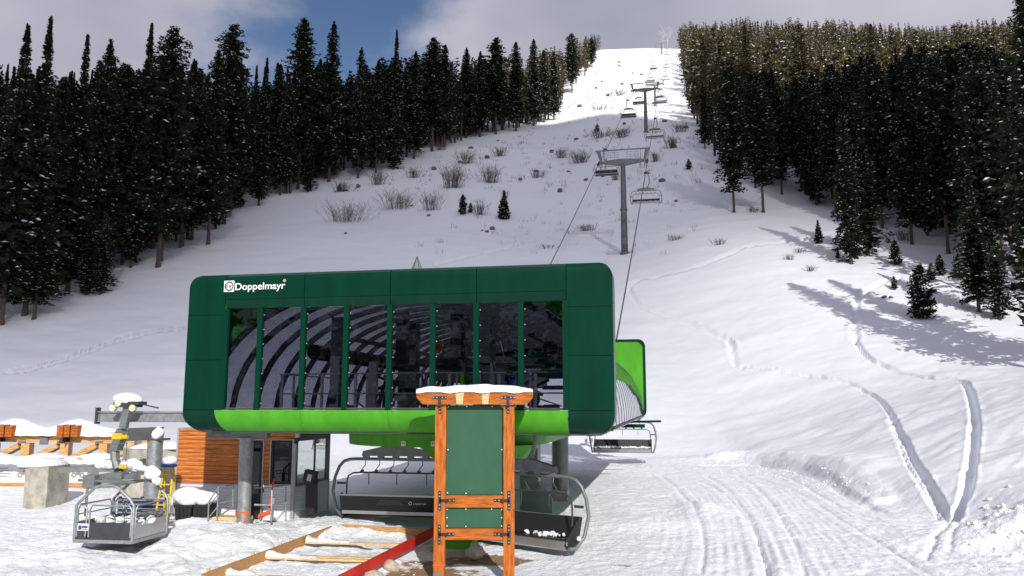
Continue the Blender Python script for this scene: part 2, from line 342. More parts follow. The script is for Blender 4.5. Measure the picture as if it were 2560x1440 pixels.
def Hfull(X, Y):
    z = Hbase(X, Y)
    near = (1 - sstep(46, 58, Y)) * (1 - sstep(13.2, 14.8, X) * sstep(24, 28, Y) )
    z = z + .16 * sstep(19.5, 23, Y) * (1 - sstep(34, 48, Y)) * (1 - sstep(-3.5, 1.5, X))
    for mxx, myy, rx, ry, h in MOUNDS: z = z + (.62 if mxx < 0 else 1) * h * np.exp(-(((X - mxx) / rx) ** 2 + ((Y - myy) / ry) ** 2))
    # bare worn pad in front of the sign and inside the timber form
    z = z - .12 * np.exp(-(((X + 1.0) / 3.0) ** 2 + ((Y - 18.6) / 2.2) ** 2) ** 2)
    churn = near * sstep(8, 14, Y)
    left = (1 - sstep(-3.6, -2.6, X)) * sstep(-17, -10.5, X + (Y - 22) * .6) + .0
    smooth_l = sstep(-16, -11, -X - 24 + 0 * Y)
    amp = .045 + .11 * left * (1 - sstep(24.0, 25.5, Y)) + .05 * np.exp(-(((X - 13) / 2.5) ** 2 + ((Y - 21) / 2.5) ** 2)) * 4
    lum = fbm(X * 1.1, Y * 1.1, 5, 11, .58) * 1.1
    form = sstep(0, .5, X - (-6.5 + (Y - 16.8) * .245)) * (1 - sstep(-.2, .3, X - (-3.4 + (Y - 16.5) * .23))) * (1 - sstep(22.0, 22.9, Y - .0 * X)) * sstep(10, 13, Y)
    z = z * (1 - form) + (.0 + .02) * form; amp = amp * (1 - .45 * form)
    z = z + churn * amp * lum + churn * .03 * fbm(X * 4.2, Y * 4.2, 3, 23)
    # wind-packed open snow
    open_ = 1 - churn
    z = z + open_ * (.20 * fbm(X / 4.2 + Y * .1, Y / 2.2, 4, 31) + .03 * fbm(X / .9, Y / .6, 3, 37))
    gx = X - 1.5 * np.sin(Y / 9)
    for pl in _G:
        D, S = polydist(X, Y, pl)
        z = z - .06 * np.exp(-(D / .05) ** 2) * (.5 + 1.1 * (vnoise(X * 1.1, Y * 1.1, 41) + .5)) + .02 * np.exp(-((D - .25) / .12) ** 2)
        z = z + .010 * np.sin(D * 26) * (D < 1.3) * (vnoise(X * 2, Y * 2, 47) + .6)
    for pl, hw, dp, rim in _T:
        D, S = polydist(X, Y, pl); wv = hw * (1 + .3 * vnoise(X * 1.2, Y * 1.2, 43))
        z = z - dp * np.exp(-(D / wv) ** 4) * (1 if dp > 0 else .85 + .6 * fbm(X * .7, Y * .5, 3, 52) + .25 * fbm(X * 3.1, Y * 2.3, 2, 53)) + rim * np.exp(-((D - wv * 1.5) / (wv * .4)) ** 2) * (.6 + vnoise(X * 1.6, Y * 1.6, 44))
    bk_ = sstep(13.5, 18, X) * (1 - sstep(40, 66, Y)); u_ = X * .80 + Y * .60; v_ = -X * .60 + Y * .80
    z = z + bk_ * (.20 * fbm(u_ / 6.5, v_ / 2.2, 3, 61) + .05 * fbm(u_ / 1.6, v_ / .5, 2, 63))
    return z
# plan grid, finer near the camera
ys = list(np.arange(-600, -20, 20.0)) + list(np.arange(-20, 14, 1.0))
y = 14.0
while y < 30: ys.append(y); y += .075
while y < 1400: ys.append(y); y *= 1.0042 if y < 120 else (1.008 if y < 600 else 1.03)
ys = np.array(ys)
us = np.concatenate([np.linspace(-4, -.72, 40, endpoint=False), np.linspace(-.72, .72, 560), np.linspace(.72, 4, 41)[1:]])
hw = np.where(ys > 14, ys, 14 + np.abs(14 - ys) * .25)
YY = np.repeat(ys[:, None], len(us), 1); XX = us[None, :] * hw[:, None]
ZZ = Hfull(XX, YY)
nr, nc = XX.shape
me = bpy.data.meshes.new('snow_ground'); me.vertices.add(nr * nc)
me.vertices.foreach_set('co', np.stack([XX, YY, ZZ], -1).reshape(-1).astype(np.float32))
ii = (np.arange(nr - 1)[:, None] * nc + np.arange(nc - 1)[None, :]).reshape(-1)
q = np.stack([ii, ii + 1, ii + nc + 1, ii + nc], 1).astype(np.int32)
me.loops.add(q.size); me.loops.foreach_set('vertex_index', q.reshape(-1)); me.polygons.add(len(q))
me.polygons.foreach_set('loop_start', np.arange(0, q.size, 4, dtype=np.int32)); me.polygons.foreach_set('use_smooth', np.ones(len(q), bool))
me.update(calc_edges=True)
dirt = np.zeros(XX.shape)
for px, py, rx, ry, a in [(1250, 1395, .8, .55, 1.3), (1205, 1390, .9, .5, 1.3), (1130, 1425, 1.1, .6, 1.1), (1060, 1400, .8, .6, .9), (1010, 1430, .8, .6, .9), (1560, 1415, .40, .12, 1.1), (1690, 1392, .32, .10, 1.0), (1685, 1432, .45, .1, 1.0), (1705, 1370, .4, .07, .8), (1180, 1350, 1.2, .8, 1.0), (1300, 1365, 1.5, .5, .6), (950, 1405, .5, .5, .6), (1670, 1177, .9, .25, .8), (1780, 1240, .3, .2, .5), (1100, 1370, 1.0, .8, .8), (1060, 1445, 1.2, .5, 1.0), (1250, 1440, 1.2, .4, .75)]:
    g = ground(px, py, Hbase); dirt += a * np.exp(-(((XX - g.x) / rx) ** 2 + ((YY - g.y) / ry) ** 2))
dirt *= (YY < 60)
at_ = me.attributes.new('dirt', 'FLOAT', 'POINT'); at_.data.foreach_set('value', dirt.reshape(-1).astype(np.float32))
fr_ = me.attributes.new('rough_snow', 'FLOAT', 'POINT'); fr_.data.foreach_set('value', ((1 - sstep(44, 56, YY)) * (1 - .8 * sstep(13.5, 15, XX))).reshape(-1).astype(np.float32))
gm = bpy.data.materials.new('snow_surface'); gm.use_nodes = True; t = gm.node_tree; b = t.nodes['Principled BSDF']
b.inputs['Roughness'].default_value = .7; b.inputs['Specular IOR Level'].default_value = .25
geo = N(t, 'ShaderNodeNewGeometry'); aD = N(t, 'ShaderNodeAttribute', attribute_name='dirt'); aR = N(t, 'ShaderNodeAttribute', attribute_name='rough_snow')
def noise(sc_, det=6, ro=.6):
    n = N(t, 'ShaderNodeTexNoise'); n.inputs['Scale'].default_value = sc_; n.inputs['Detail'].default_value = det; n.inputs['Roughness'].default_value = ro
    t.links.new(geo.outputs['Position'], n.inputs[0]); return n
nA = noise(3.2); nB = noise(.35, 3); nC = noise(14, 5, .7); nD = noise(1.1, 6, .6)
ma = N(t, 'ShaderNodeMath', operation='MULTIPLY'); t.links.new(aD.outputs['Fac'], ma.inputs[0]); t.links.new(nA.outputs[0], ma.inputs[1])
mr = N(t, 'ShaderNodeMapRange'); mr.inputs[1].default_value = .40; mr.inputs[2].default_value = .52; t.links.new(ma.outputs[0], mr.inputs[0])
cs = N(t, 'ShaderNodeMix', data_type='RGBA'); cs.inputs[6].default_value = (.81, .84, .90, 1); cs.inputs[7].default_value = (.88, .89, .92, 1); t.links.new(nB.outputs[0], cs.inputs[0])
cd = N(t, 'ShaderNodeMix', data_type='RGBA'); cd.inputs[6].default_value = (.20, .11, .055, 1); cd.inputs[7].default_value = (.40, .27, .16, 1); t.links.new(nC.outputs[0], cd.inputs[0])
cf = N(t, 'ShaderNodeMix', data_type='RGBA'); t.links.new(mr.outputs[0], cf.inputs[0]); t.links.new(cs.outputs[2], cf.inputs[6]); t.links.new(cd.outputs[2], cf.inputs[7]); t.links.new(cf.outputs[2], b.inputs['Base Color'])
s1 = N(t, 'ShaderNodeMath', operation='MULTIPLY_ADD'); t.links.new(nC.outputs[0], s1.inputs[0]); s1.inputs[1].default_value = .45; t.links.new(nA.outputs[0], s1.inputs[2])
s2 = N(t, 'ShaderNodeMath', operation='MULTIPLY'); t.links.new(s1.outputs[0], s2.inputs[0])
rr2 = N(t, 'ShaderNodeMapRange'); rr2.inputs[3].default_value = .12; rr2.inputs[4].default_value = 1.0; t.links.new(aR.outputs['Fac'], rr2.inputs[0]); t.links.new(rr2.outputs[0], s2.inputs[1])
bp = N(t, 'ShaderNodeBump'); bp.inputs['Strength'].default_value = 1; bp.inputs['Distance'].default_value = .09; t.links.new(s2.outputs[0], bp.inputs['Height']); t.links.new(bp.outputs[0], b.inputs['Normal'])
me.materials.append(gm)
g = bpy.data.objects.new('ground', me); col.objects.link(g); g['kind'] = 'structure'
def gz(x, y_): return float(Hfull(np.array([x]), np.array([y_]))[0])
def gp(px, py):
    p = ground(px, py); p.z = gz(p.x, p.y); return p

# ------------------------------------------------------------------ unseen cloud high behind the camera, shaped to shade the slope and right bank
cb = MB(); CZ = 470.0; offy = TO_SUN.y / TO_SUN.z; offx = TO_SUN.x / TO_SUN.z
def cpos(x, yg):   # ground point -> point on the sun ray at cloud height
    z0 = float(Hbase(x, yg)); return x + (CZ - z0) * offx, yg + (CZ - z0) * offy
cxs = np.linspace(-420, 560, 99); cys = np.linspace(0, 1, 65); vs = []; 
for j, v in enumerate(cys):
    for i, x in enumerate(cxs):
        far = 238 + 2.0 * math.sin(x / 23) + 1.5 * math.sin(x / 9 + 1) - min(76, max(0, x - 27) * 2.3) + min(60, max(0, 6 - x) * .9)
        nearr = 18
        yg = nearr + (far - nearr) * v
        cx_, cy_ = cpos(x, yg); th = 22 * (math.sin(math.pi * v) ** .5) * (1 + .3 * math.sin(x / 17 + v * 5) + .3 * math.sin(x / 37 - v * 9))
        vs.append((cx_, cy_, CZ, th, v, yg))
nn = len(vs); nxx = len(cxs)
top = [(a, b_, c + t_) for a, b_, c, t_, v, yg in vs]; bot = [(a, b_, c - .15 * t_) for a, b_, c, t_, v, yg in vs]
fs = []
for j in range(len(cys) - 1):
    for i in range(nxx - 1):
        k = j * nxx + i; fs += [(k, k + 1, k + nxx + 1, k + nxx)]
off_ = len(top); fs = fs + [tuple(i + off_ for i in reversed(f)) for f in fs]
cme = bpy.data.meshes.new('shade_cloud'); cme.from_pydata(top + bot, [], fs)
da = cme.attributes.new('dens', 'FLOAT', 'POINT')
def dens(gx, yg, v):
    sh = 14 * min(1, max(0, (0 - gx) / 30)) - 24 * min(1, max(0, (gx - 12) / 12))
    base = .40 * float(sstep(12, 20, gx)) * float(sstep(18, 27, yg)) * (1 - .3 * float(sstep(48, 56, yg)))  # extra thin cover put in to dim the right bank and lower slope
    base = max(base, .26 * float(sstep(46, 56, yg)))
    return max(base, float(np.interp(yg + sh, [47, 54, 62, 72, 84, 98], [0, .38, .62, .82, .95, 1.0]))) * (1 if v < .985 else max(0, (1 - v) / .015))
dv = [dens(cxs[i_ % nxx], vs[i_][5], vs[i_][4]) for i_ in range(len(vs))]
dv = [1 - math.sqrt(max(0, 1 - .96 * d)) for d in dv]
da.data.foreach_set('value', dv + dv)
cm = bpy.data.materials.new('shade_cloud_vapour'); cm.use_nodes = True; t = cm.node_tree; t.nodes.clear()
o_ = N(t, 'ShaderNodeOutputMaterial'); tr = N(t, 'ShaderNodeBsdfTransparent'); df = N(t, 'ShaderNodeBsdfTranslucent'); df.inputs[0].default_value = (.8, .8, .82, 1)
dfd = N(t, 'ShaderNodeBsdfDiffuse'); dfd.inputs[0].default_value = (.8, .8, .82, 1); mz = N(t, 'ShaderNodeMixShader'); mz.inputs[0].default_value = .5; t.links.new(df.outputs[0], mz.inputs[1]); t.links.new(dfd.outputs[0], mz.inputs[2])
ms = N(t, 'ShaderNodeMixShader'); aa = N(t, 'ShaderNodeAttribute', attribute_name='dens'); geo2 = N(t, 'ShaderNodeNewGeometry')
nz = N(t, 'ShaderNodeTexNoise'); nz.inputs['Scale'].default_value = .03; nz.inputs['Detail'].default_value = 4; t.links.new(geo2.outputs['Position'], nz.inputs[0])
m1 = N(t, 'ShaderNodeMapRange'); m1.inputs[1].default_value = .3; m1.inputs[2].default_value = .7; m1.inputs[3].default_value = .82; m1.inputs[4].default_value = 1.0; t.links.new(nz.outputs[0], m1.inputs[0])
m2 = N(t, 'ShaderNodeMath', operation='MULTIPLY'); t.links.new(aa.outputs['Fac'], m2.inputs[0]); t.links.new(m1.outputs[0], m2.inputs[1])
m3 = N(t, 'ShaderNodeMath', operation='MULTIPLY'); m3.inputs[1].default_value = 1.0; t.links.new(m2.outputs[0], m3.inputs[0])
t.links.new(m3.outputs[0], ms.inputs[0]); t.links.new(tr.outputs[0], ms.inputs[1]); t.links.new(mz.outputs[0], ms.inputs[2]); t.links.new(ms.outputs[0], o_.inputs[0])
cme.materials.append(cm); co = bpy.data.objects.new('shade_cloud', cme); col.objects.link(co); co['kind'] = 'stuff'
# ------------------------------------------------------------------ lift station
ROT = R(-11); SX, SY = -2.93, 19.0
def loc2w(lx, ly): return (SX + lx * math.cos(ROT) - ly * math.sin(ROT), SY + lx * math.sin(ROT) + ly * math.cos(ROT))
st = thing('lift_station', 'large green chairlift terminal with eight front windows and curved ribbed roof', 'lift station', (SX, SY, 0), ROT)
ZB, ZT, HW = 2.88, 6.83, 5.31
def W(z, rt=.36, rb=.5):
    if z > ZT - rt: return HW - rt + math.sqrt(max(0, rt * rt - (z - ZT + rt) ** 2))
    if z < ZB + rb: return HW - rb + math.sqrt(max(0, rb * rb - (ZB + rb - z) ** 2))
    return HW
def LY(z):
    if z > 6.68: return .15 - math.sqrt(max(0, .15 ** 2 - (z - 6.68) ** 2))
    if z < 3.46: t_ = (3.46 - z) / .58; return .62 * (1 - math.sqrt(max(0, 1 - (t_ * .985) ** 2)))
    return 0.0
def zs(a, b, n=10): return [a + (b - a) * i / n for i in range(n + 1)]
G = .008
WL, WR = -4.31, 4.25
HX = [WL, -2.2, .01, 2.13, WR]
for a, b_ in zip(HX[:-1], HX[1:]):      # header panels with the folded lower band
    m = MB(); m.sheet([(6.18, 0, a + G, b_ - G)] + [(z, LY(z), a + G, b_ - G) for z in zs(6.2, ZT, 9)]); part('header_panel', m, M['dgreen'], st, smooth=True)
    m = MB(); m.sheet([(5.96, .06, a + G, b_ - G), (6.172, .0, a + G, b_ - G)]); part('header_fold', m, M['dgreen'], st)
for sgn, x1 in ((-1, WL), (1, WR)):
    zz = [ZB, 3.46, 4.68, 5.80, ZT]
    for z0, z1 in zip(zz[:-1], zz[1:]):
        m = MB(); rows = []
        for z in zs(z0 + G * .7, z1 - G * .7, 14):
            inner = x1 + sgn * G
            if z < 3.46:
                u = (3.46 - z) / .58; inner = (-4.46 + .2 * u * u if sgn < 0 else 4.26 - .0 * u) + sgn * G
            xo = sgn * W(z); rows.append((z, LY(z), min(inner, xo), max(inner, xo)))
        m.sheet(rows); part('corner_panel' if z0 == ZB or z1 == ZT else 'side_panel', m, M['dgreen'], st, smooth=True)
AX = [-4.46, -2.2, .01, 2.13, 4.26]
for i, (a, b_) in enumerate(zip(AX[:-1], AX[1:])):
    m = MB(); rows = []
    for z in zs(ZB + .005, 3.455, 16):
        u = (3.46 - z) / .58; xa = a + G * .5 + (.2 * u * u if i == 0 else 0); rows.append((z, LY(z), xa, b_ - G * .5))
    m.sheet(rows); part('apron_panel', m, M['lime'], st, label='bright lime green curved lower panel', smooth=True)
# outer rim of the frame and lime lining
def outline(off=0.0, n=10):
    pts = []; rt, rb = .36, .5; h = HW - off; zt = ZT - off; zb = ZB + off
    for cx_, cz, r_, a0, a1 in ((h - rt, zt - rt, rt, 0, 90), (-h + rt, zt - rt, rt, 90, 180), (-h + rb, zb + rb, rb, 180, 270), (h - rb, zb + rb, rb, 270, 360)):
        for i in range(n + 1):
            a = R(a0 + (a1 - a0) * i / n); pts.append((cx_ + r_ * math.cos(a), cz + r_ * math.sin(a)))
    return pts
def ring(mb, ya, yb, off, th, ycurve=False):
    A = outline(off); B = outline(off + th); n = len(A); o = len(mb.v)
    for (x, z), (x2, z2) in zip(A, B):
        y = ya + (LY(z) if ycurve else 0); yb_ = max(yb, y + .04)
        mb.v += [(x, y, z), (x, yb_, z), (x2, yb_, z2), (x2, y, z2)]; 
    for i in range(n):
        a = o + 4 * i; c = o + 4 * ((i + 1) % n)
        for k in range(4): mb.f.append((a + k, c + k, c + (k + 1) % 4, a + (k + 1) % 4)); mb.m.append(0)
m = MB(); ring(m, .0, .66, -.002, .03, True); part('frame_rim', m, M['dgreen'], st, smooth=True)
m = MB()
for a, b_ in ((-5.2, WL - .02), (WR + .02, 5.2)): m.bb(a, b_, .07, .10, 3.5, 6.6)
m.bb(WL, WR, .1, .13, 6.0, 6.7); part('frame_lining', m, M['lime2'], st, label='lime green inner face of the front frame')
# glazing bars, panes, sills
MX = [WL, -3.345, -2.2, -1.09, .01, 1.08, 2.13, 3.19, WR]
mu = MB(); mu.bb(-.062, .062, .0, .12, 3.46, 5.95); mume = mu.mesh('mullion', M['dgreen'])
sc_ = MB()
for i, x in enumerate(MX):
    o = part('mullion', mume, None, st); o.location = (x + (.05 if i == 0 else (-.03 if i == 8 else 0)), -.012, 0)
    for k in range(7): sc_.box((x + (.09 if i < 8 else -.07), .045, 3.62 + k * .36), (.022, .02, .022))
    
part('screw_heads', sc_, M['trim'], st, kind='stuff')
for a, b_ in zip(MX[:-1], MX[1:]):
    m = MB(); m.bb(a + .055, b_ - .055, .075, .085, 3.52, 5.95); p_ = part('window_pane', m, M['winglass'], st)
    s_ = MB(); s_.bb(a + .06, b_ - .06, .03, .1, 3.462, 3.515)
    for k in (.12, .88): s_.box((a + (b_ - a) * k, .028, 3.49), (.03, .01, .03))
    part('window_sill', s_, M['dsteel'], p_)
# lettering
for txt, lx, lz, s_ in (('Doppelmayr', -4.07, 6.415, .29),):
    tm = text_mesh(txt, s_, M['white'], .004, bold=.003); o = part('lettering', tm, None, st); o.location = (lx, -.006, lz); o.scale = (.93, 1, .85)
tm = text_mesh('®', .1, M['white'], .002); o = part('lettering', tm, None, st); o.location = (-2.77, -.006, 6.58)
lg = MB(); lg.bb(-4.36, -4.085, -.008, -.002, 6.375, 6.655); lo = part('logo', lg, M['white'], st)
def disc(mb, cx_, cz, y, r_, a0=0, a1=360, n=28, ri=0, mi=0):
    for i in range(n):
        t0 = R(a0 + (a1 - a0) * i / n); t1 = R(a0 + (a1 - a0) * (i + 1) / n)
        mb.add([(cx_ + ri * math.cos(t0), y, cz + ri * math.sin(t0)), (cx_ + r_ * math.cos(t0), y, cz + r_ * math.sin(t0)), (cx_ + r_ * math.cos(t1), y, cz + r_ * math.sin(t1)), (cx_ + ri * math.cos(t1), y, cz + ri * math.sin(t1))], [(0, 1, 2, 3)], mi)
lg = MB(); disc(lg, -4.222, 6.515, -.0105, .122); part('logo_disc', lg, M['dgreen'], lo)
lg = MB(); disc(lg, -4.215, 6.515, -.0125, .085, -90, 90, ri=.045); lg.bb(-4.255, -4.215, -.0135, -.0115, 6.43, 6.60); lg.bb(-4.275, -4.268, -.0135, -.0115, 6.41, 6.62); lg.bb(-4.3, -4.29, -.0135, -.0115, 6.44, 6.59); part('logo_letter', lg, M['white'], lo)
# back frame
DB = 23.9
def bring(mb, off, th, ya, yb, mi=0):
    A = outline(off); B = outline(off + th); n = len(A); o = len(mb.v)
    for (x, z), (x2, z2) in zip(A, B): mb.v += [(x, ya, z), (x, yb, z), (x2, yb, z2), (x2, ya, z2)]
    for i in range(n):
        a = o + 4 * i; c = o + 4 * ((i + 1) % n)
        for k in range(4): mb.f.append((a + k, c + k, c + (k + 1) % 4, a + (k + 1) % 4)); mb.m.append(mi)
m = MB(); bring(m, -.06, .11, DB - .55, DB); part('back_frame', m, M['dgreen'], st, smooth=True)
def arch(t, ins=0.0):       # t 0 (right foot) .. 1 (left foot)
    a = math.pi * t; c = math.cos(a); s_ = math.sin(a); e = 2 / 2.35
    return ((5.22 - ins) * math.copysign(abs(c) ** e, c), 2.98 + (3.66 - ins) * abs(s_) ** e)
m = MB()   # lime wall closing the back frame outside the roof arch
NA = 48
for i in range(NA):
    a0 = arch(i / NA); a1 = arch((i + 1) / NA)
    def out(p):
        x, z = p; k = min(HW / max(abs(x), .01), (ZT - 4.0) / max(z - 4.0, .01) if z > 4 else 99); zz_ = 4 + (z - 4) * k if z > 4 else z
        xo = max(-HW, min(HW, x * k)); zz_ = min(ZT, zz_); xo = max(-W(zz_), min(W(zz_), xo)); return xo, zz_
    b0, b1 = out(a0), out(a1)
    m.add([(a0[0], DB - .5, a0[1]), (a1[0], DB - .5, a1[1]), (b1[0], DB - .5, b1[1]), (b0[0], DB - .5, b0[1]), (a0[0], DB - .45, a0[1]), (a1[0], DB - .45, a1[1]), (b1[0], DB - .45, b1[1]), (b0[0], DB - .45, b0[1])], [(0, 1, 2, 3), (4, 7, 6, 5)])
front_face = m
part('back_frame_face', m, M['lime'], st, label='lime green face of the rear frame beyond the curved roof')
ff = MB(); ff.v = [(x, y_ - (DB - .5) + .70, z) for x, y_, z in front_face.v]; ff.f = list(front_face.f); ff.m = list(front_face.m); part('front_frame_face', ff, M['lime'], st)
m = MB(); m.bb(-5.2, -4.3, .052, .062, 3.40, 3.52); m.bb(4.3, 5.2, .052, .062, 3.40, 3.52); m.bb(-5.2, -4.35, .05, .06, 4.66, 4.70); m.bb(4.3, 5.2, .05, .06, 4.66, 4.70); m.bb(-5.2, -4.35, .05, .06, 5.78, 5.82); m.bb(4.3, 5.2, .05, .06, 5.78, 5.82); part('joint_strip', m, M['black'], st)
m = MB(); m.bb(-4.9, 4.9, DB - .3, DB - .2, 4.9, 6.6); part('back_wall', m, M['dgreen'], st)
# roof: ribs and glazing between
NRIB = 19; y0, y1 = .75, DB - .6
rib = MB(); n_ = 30
for i in range(n_):
    a = arch(i / n_, .006); b_ = arch((i + 1) / n_, .006); c = arch((i + 1) / n_, .14); d = arch(i / n_, .14)
    rib.add([(a[0], -.04, a[1]), (b_[0], -.04, b_[1]), (c[0], -.04, c[1]), (d[0], -.04, d[1]), (a[0], .04, a[1]), (b_[0], .04, b_[1]), (c[0], .04, c[1]), (d[0], .04, d[1])], [(0, 1, 2, 3), (4, 7, 6, 5), (0, 4, 5, 1), (3, 2, 6, 7)])
ribme = rib.mesh('roof_rib', M['dsteel'], True)
seam = MB()
for i in range(n_):
    a = arch(i / n_, -.005); b_ = arch((i + 1) / n_, -.005); c = arch((i + 1) / n_, .0); d = arch(i / n_, .0)
    seam.add([(a[0], -.045, a[1]), (b_[0], -.045, b_[1]), (c[0], -.045, c[1]), (d[0], -.045, d[1]), (a[0], .045, a[1]), (b_[0], .045, b_[1]), (c[0], .045, c[1]), (d[0], .045, d[1])], [(0, 1, 2, 3), (4, 7, 6, 5), (0, 4, 5, 1)])
seamme = seam.mesh('roof_seam', M['black'])
dy = (y1 - y0) / (NRIB - 1)
gl = MB()
for i in range(n_):
    a = arch(i / n_, .002); b_ = arch((i + 1) / n_, .002)
    gl.add([(a[0], .0, a[1]), (b_[0], .0, b_[1]), (b_[0], dy - .0, b_[1]), (a[0], dy - .0, a[1])], [(0, 1, 2, 3)])
glme = gl.mesh('roof_panel', M['shellglass'], True)
for i in range(NRIB):
    o = part('roof_rib', ribme, None, st); o.location.y = y0 + i * dy
    o = part('roof_seam', seamme, None, st); o.location.y = y0 + i * dy
    if i < NRIB - 1: o = part('roof_panel', glme, None, st); o.location.y = y0 + i * dy
# lower side fascia below roof, pale
for sgn in (-1, 1):
    m = MB(); m.sheet([(2.9, 0, -1, 1), (3.0, 0, -1, 1)]) if False else None
    x = sgn * 5.0; m.add([(sgn * 5.25, .66, 3.02), (sgn * 5.25, DB - .5, 3.02), (sgn * 4.95, DB - .5, 2.88), (sgn * 4.6, DB - .5, 2.86), (sgn * 4.6, .66, 2.86), (sgn * 4.95, .66, 2.88)], [(0, 1, 2, 5), (5, 2, 3, 4)])
    m.bb(min(sgn * 5.18, sgn * 5.27), max(sgn * 5.18, sgn * 5.27), .66, DB - .5, 3.02, 3.07, mi=1)
    part('side_fascia', m, [M['alu'], M['black']], st)
m = MB(); m.bb(-4.7, 4.7, .35, DB - .6, 2.90, 2.95); part('station_floor', m, M['floor'], st)
# underside hull, flared column and footing
hull = MB(); pts = []
for k in range(25): a = math.pi + math.pi * k / 24; pts.append((3.0 * math.cos(a), 5.6 + 3.0 * math.sin(a)))
for k in range(9): pts.append((3.0 - .0 * k, 6 + 1.3 * k))
for k in range(9): pts.append((-3.0, 16.4 - 1.3 * k))
o_ = len(pts); vs = [(x, y_, 2.895) for x, y_ in pts] + [(x * .995, y_ + (.02 if y_ < 5 else 0), 2.46) for x, y_ in pts]
hull.add(vs, [(i, (i + 1) % o_, (i + 1) % o_ + o_, i + o_) for i in range(o_)] + [tuple(range(2 * o_ - 1, o_ - 1, -1))])
hl = part('underside_skirt', hull, M['lime'], st, smooth=True)
for lx_w, tx_ in ((925, ('H',)), (1000, ('H',)), (1080, ('7', 'N')), (1340, ('H', '7')), (1355, ('P',))):
    X_ = (lx_w - 1280) / FPX * 22.6
    lx = (X_ - SX) * math.cos(ROT) + .6; 
    t_ = max(-.99, min(.99, lx / 3.02)); ly = 5.6 - 3.02 * math.sqrt(1 - t_ * t_)
    for q_, ch_ in enumerate(tx_):
        ang = math.asin(t_); m = MB(); m.box((0, 0, 0), (.13, .012, .13)); o = part('number_plate', m, M['white'], hl); o.location = (lx + q_ * .15, ly - .012, 2.56); o.rotation_euler.z = ang
        if t_ < 2:
            tm = text_mesh(ch_, .12, M['black'], .001, 'CENTER'); o2 = bpy.data.objects.new('plate_letter', tm); 
            tm.transform(Matrix.Translation((lx + q_ * .15, ly - .03, 2.52)))
            m2 = tm; col.objects.link(o2); o2.parent = hl
cone = MB(); prof = [(.95, 0.0), (.95, 1.35), (1.1, 1.6), (1.7, 2.1), (2.25, 2.5)]; nseg = 8
for i in range(nseg):
    a0 = 2 * math.pi * (i + .5) / nseg; a1 = 2 * math.pi * (i + 1.5) / nseg
    for (r0, z0), (r1, z1) in zip(prof[:-1], prof[1:]):
        cone.add([(1.2 + r0 * math.cos(a0) * .8, 4.6 + r0 * math.sin(a0), z0), (1.2 + r0 * math.cos(a1) * .8, 4.6 + r0 * math.sin(a1), z0), (1.2 + r1 * math.cos(a1) * .8, 4.6 + r1 * math.sin(a1), z1), (1.2 + r1 * math.cos(a0) * .8, 4.6 + r1 * math.sin(a0), z1)], [(0, 1, 2, 3)])
part('column_cladding', cone, M['lime'], st)
m = MB(); m.bb(.95, 1.75, 1.2, 2.0, -.5, .14); part('footing', m, M['concrete'], st)
m = MB(); m.bb(.98, 1.72, 1.23, 1.97, .14, .30); part('footing_cover', m, M['lime'], st)
# front left galvanised leg with crosshead
lx, ly = -5.15, 2.9; 
m = MB(); m.tube([(lx, ly, -.3), (lx, ly, 2.62)], .185, 20); m.tube([(lx, ly, 2.62), (lx, ly, 2.67)], .27, 20); lg_ = part('support_leg', m, M['galv'], st, smooth=True)
m = MB(); m.bar((lx - 1.05, ly - .15, 2.76), (lx + .6, ly + .1, 2.76), .3, .2); m.tube([(lx - .92, ly - .3, 2.78), (lx - .92, ly - .25, 2.78)], .035, 12); part('cross_beam', m, M['steel'], st)
m = MB(); m.tube([(lx, ly, .62), (lx, ly, .67)], .192, 20); m.bar((lx + .17, ly - .12, .6), (lx + .02, ly - .22, .1), .05, .01, up=(0, 1, 0)); part('orange_strap', m, M['orange'], lg_)
# rear round leg, box-section mast with ladder
bx, by = 4.2, 12.2; m = MB(); m.tube([(bx - 1.75, by, .1), (bx - 1.75, by, 2.9)], .31, 20); part('support_leg', m, M['steel'], st, smooth=True)
m = MB(); m.bb(bx - 2.05, bx - 1.45, by - .35, by + .35, -.2, .45); part('footing', m, M['concrete'], st)
m = MB(); m.bb(1.95, 2.5, 6.6, 7.2, 0, 2.6); m.add([(2.5, 6.6, 0), (2.95, 6.6, 0), (2.95, 6.6, .75), (2.5, 6.6, 1.35), (2.5, 6.68, 0), (2.95, 6.68, 0), (2.95, 6.68, .75), (2.5, 6.68, 1.35)], [(0, 1, 2, 3), (4, 7, 6, 5), (0, 4, 5, 1), (1, 5, 6, 2), (2, 6, 7, 3)]); part('inner_mast', m, M['steel'], st)
ld = MB()
for x in (1.25, 1.7): ld.tube([(x, 6.3, .1), (x, 6.3, 2.8)], .025, 6)
for k in range(9): ld.tube([(1.25, 6.3, .3 + k * .29), (1.7, 6.3, .3 + k * .29)], .015, 6)
part('ladder', ld, M['alu'], st)
# platform railing behind the glass
rl = MB(); zf = 3.2
for k, x in enumerate([-3.25, -3.0, -2.15, -1.25, -1.0, -.4, -.3, .45, .6, 1.2, 1.35, 1.95, 2.45, 3.2, 3.35]):
    if k % 3 == 1: rl.bar((x, 1.25, zf), (x, 1.25, 4.36), .045)
    else: rl.bar((x, 1.1, zf), (x, 1.1, 4.36), .07, .04)
for z in (3.86, 4.36): rl.tube([(-3.3, 1.08, z), (4.2, 1.08, z)], .02, 6)
rl.tube([(-3.3, 1.08, 4.36), (-3.3, 6, 4.36)], .02, 6); part('platform_railing', rl, M['galv'], st)
mc = MB()      # drive machinery, beams and posts standing on the platform
mc.bb(-2.35, -1.75, 7.5, 8.0, 3.0, 6.3); mc.bb(-.95, -.65, 3.2, 3.5, 4.7, 6.2); mc.bb(1.2, 1.3, 2.2, 2.3, 4.4, 5.7)
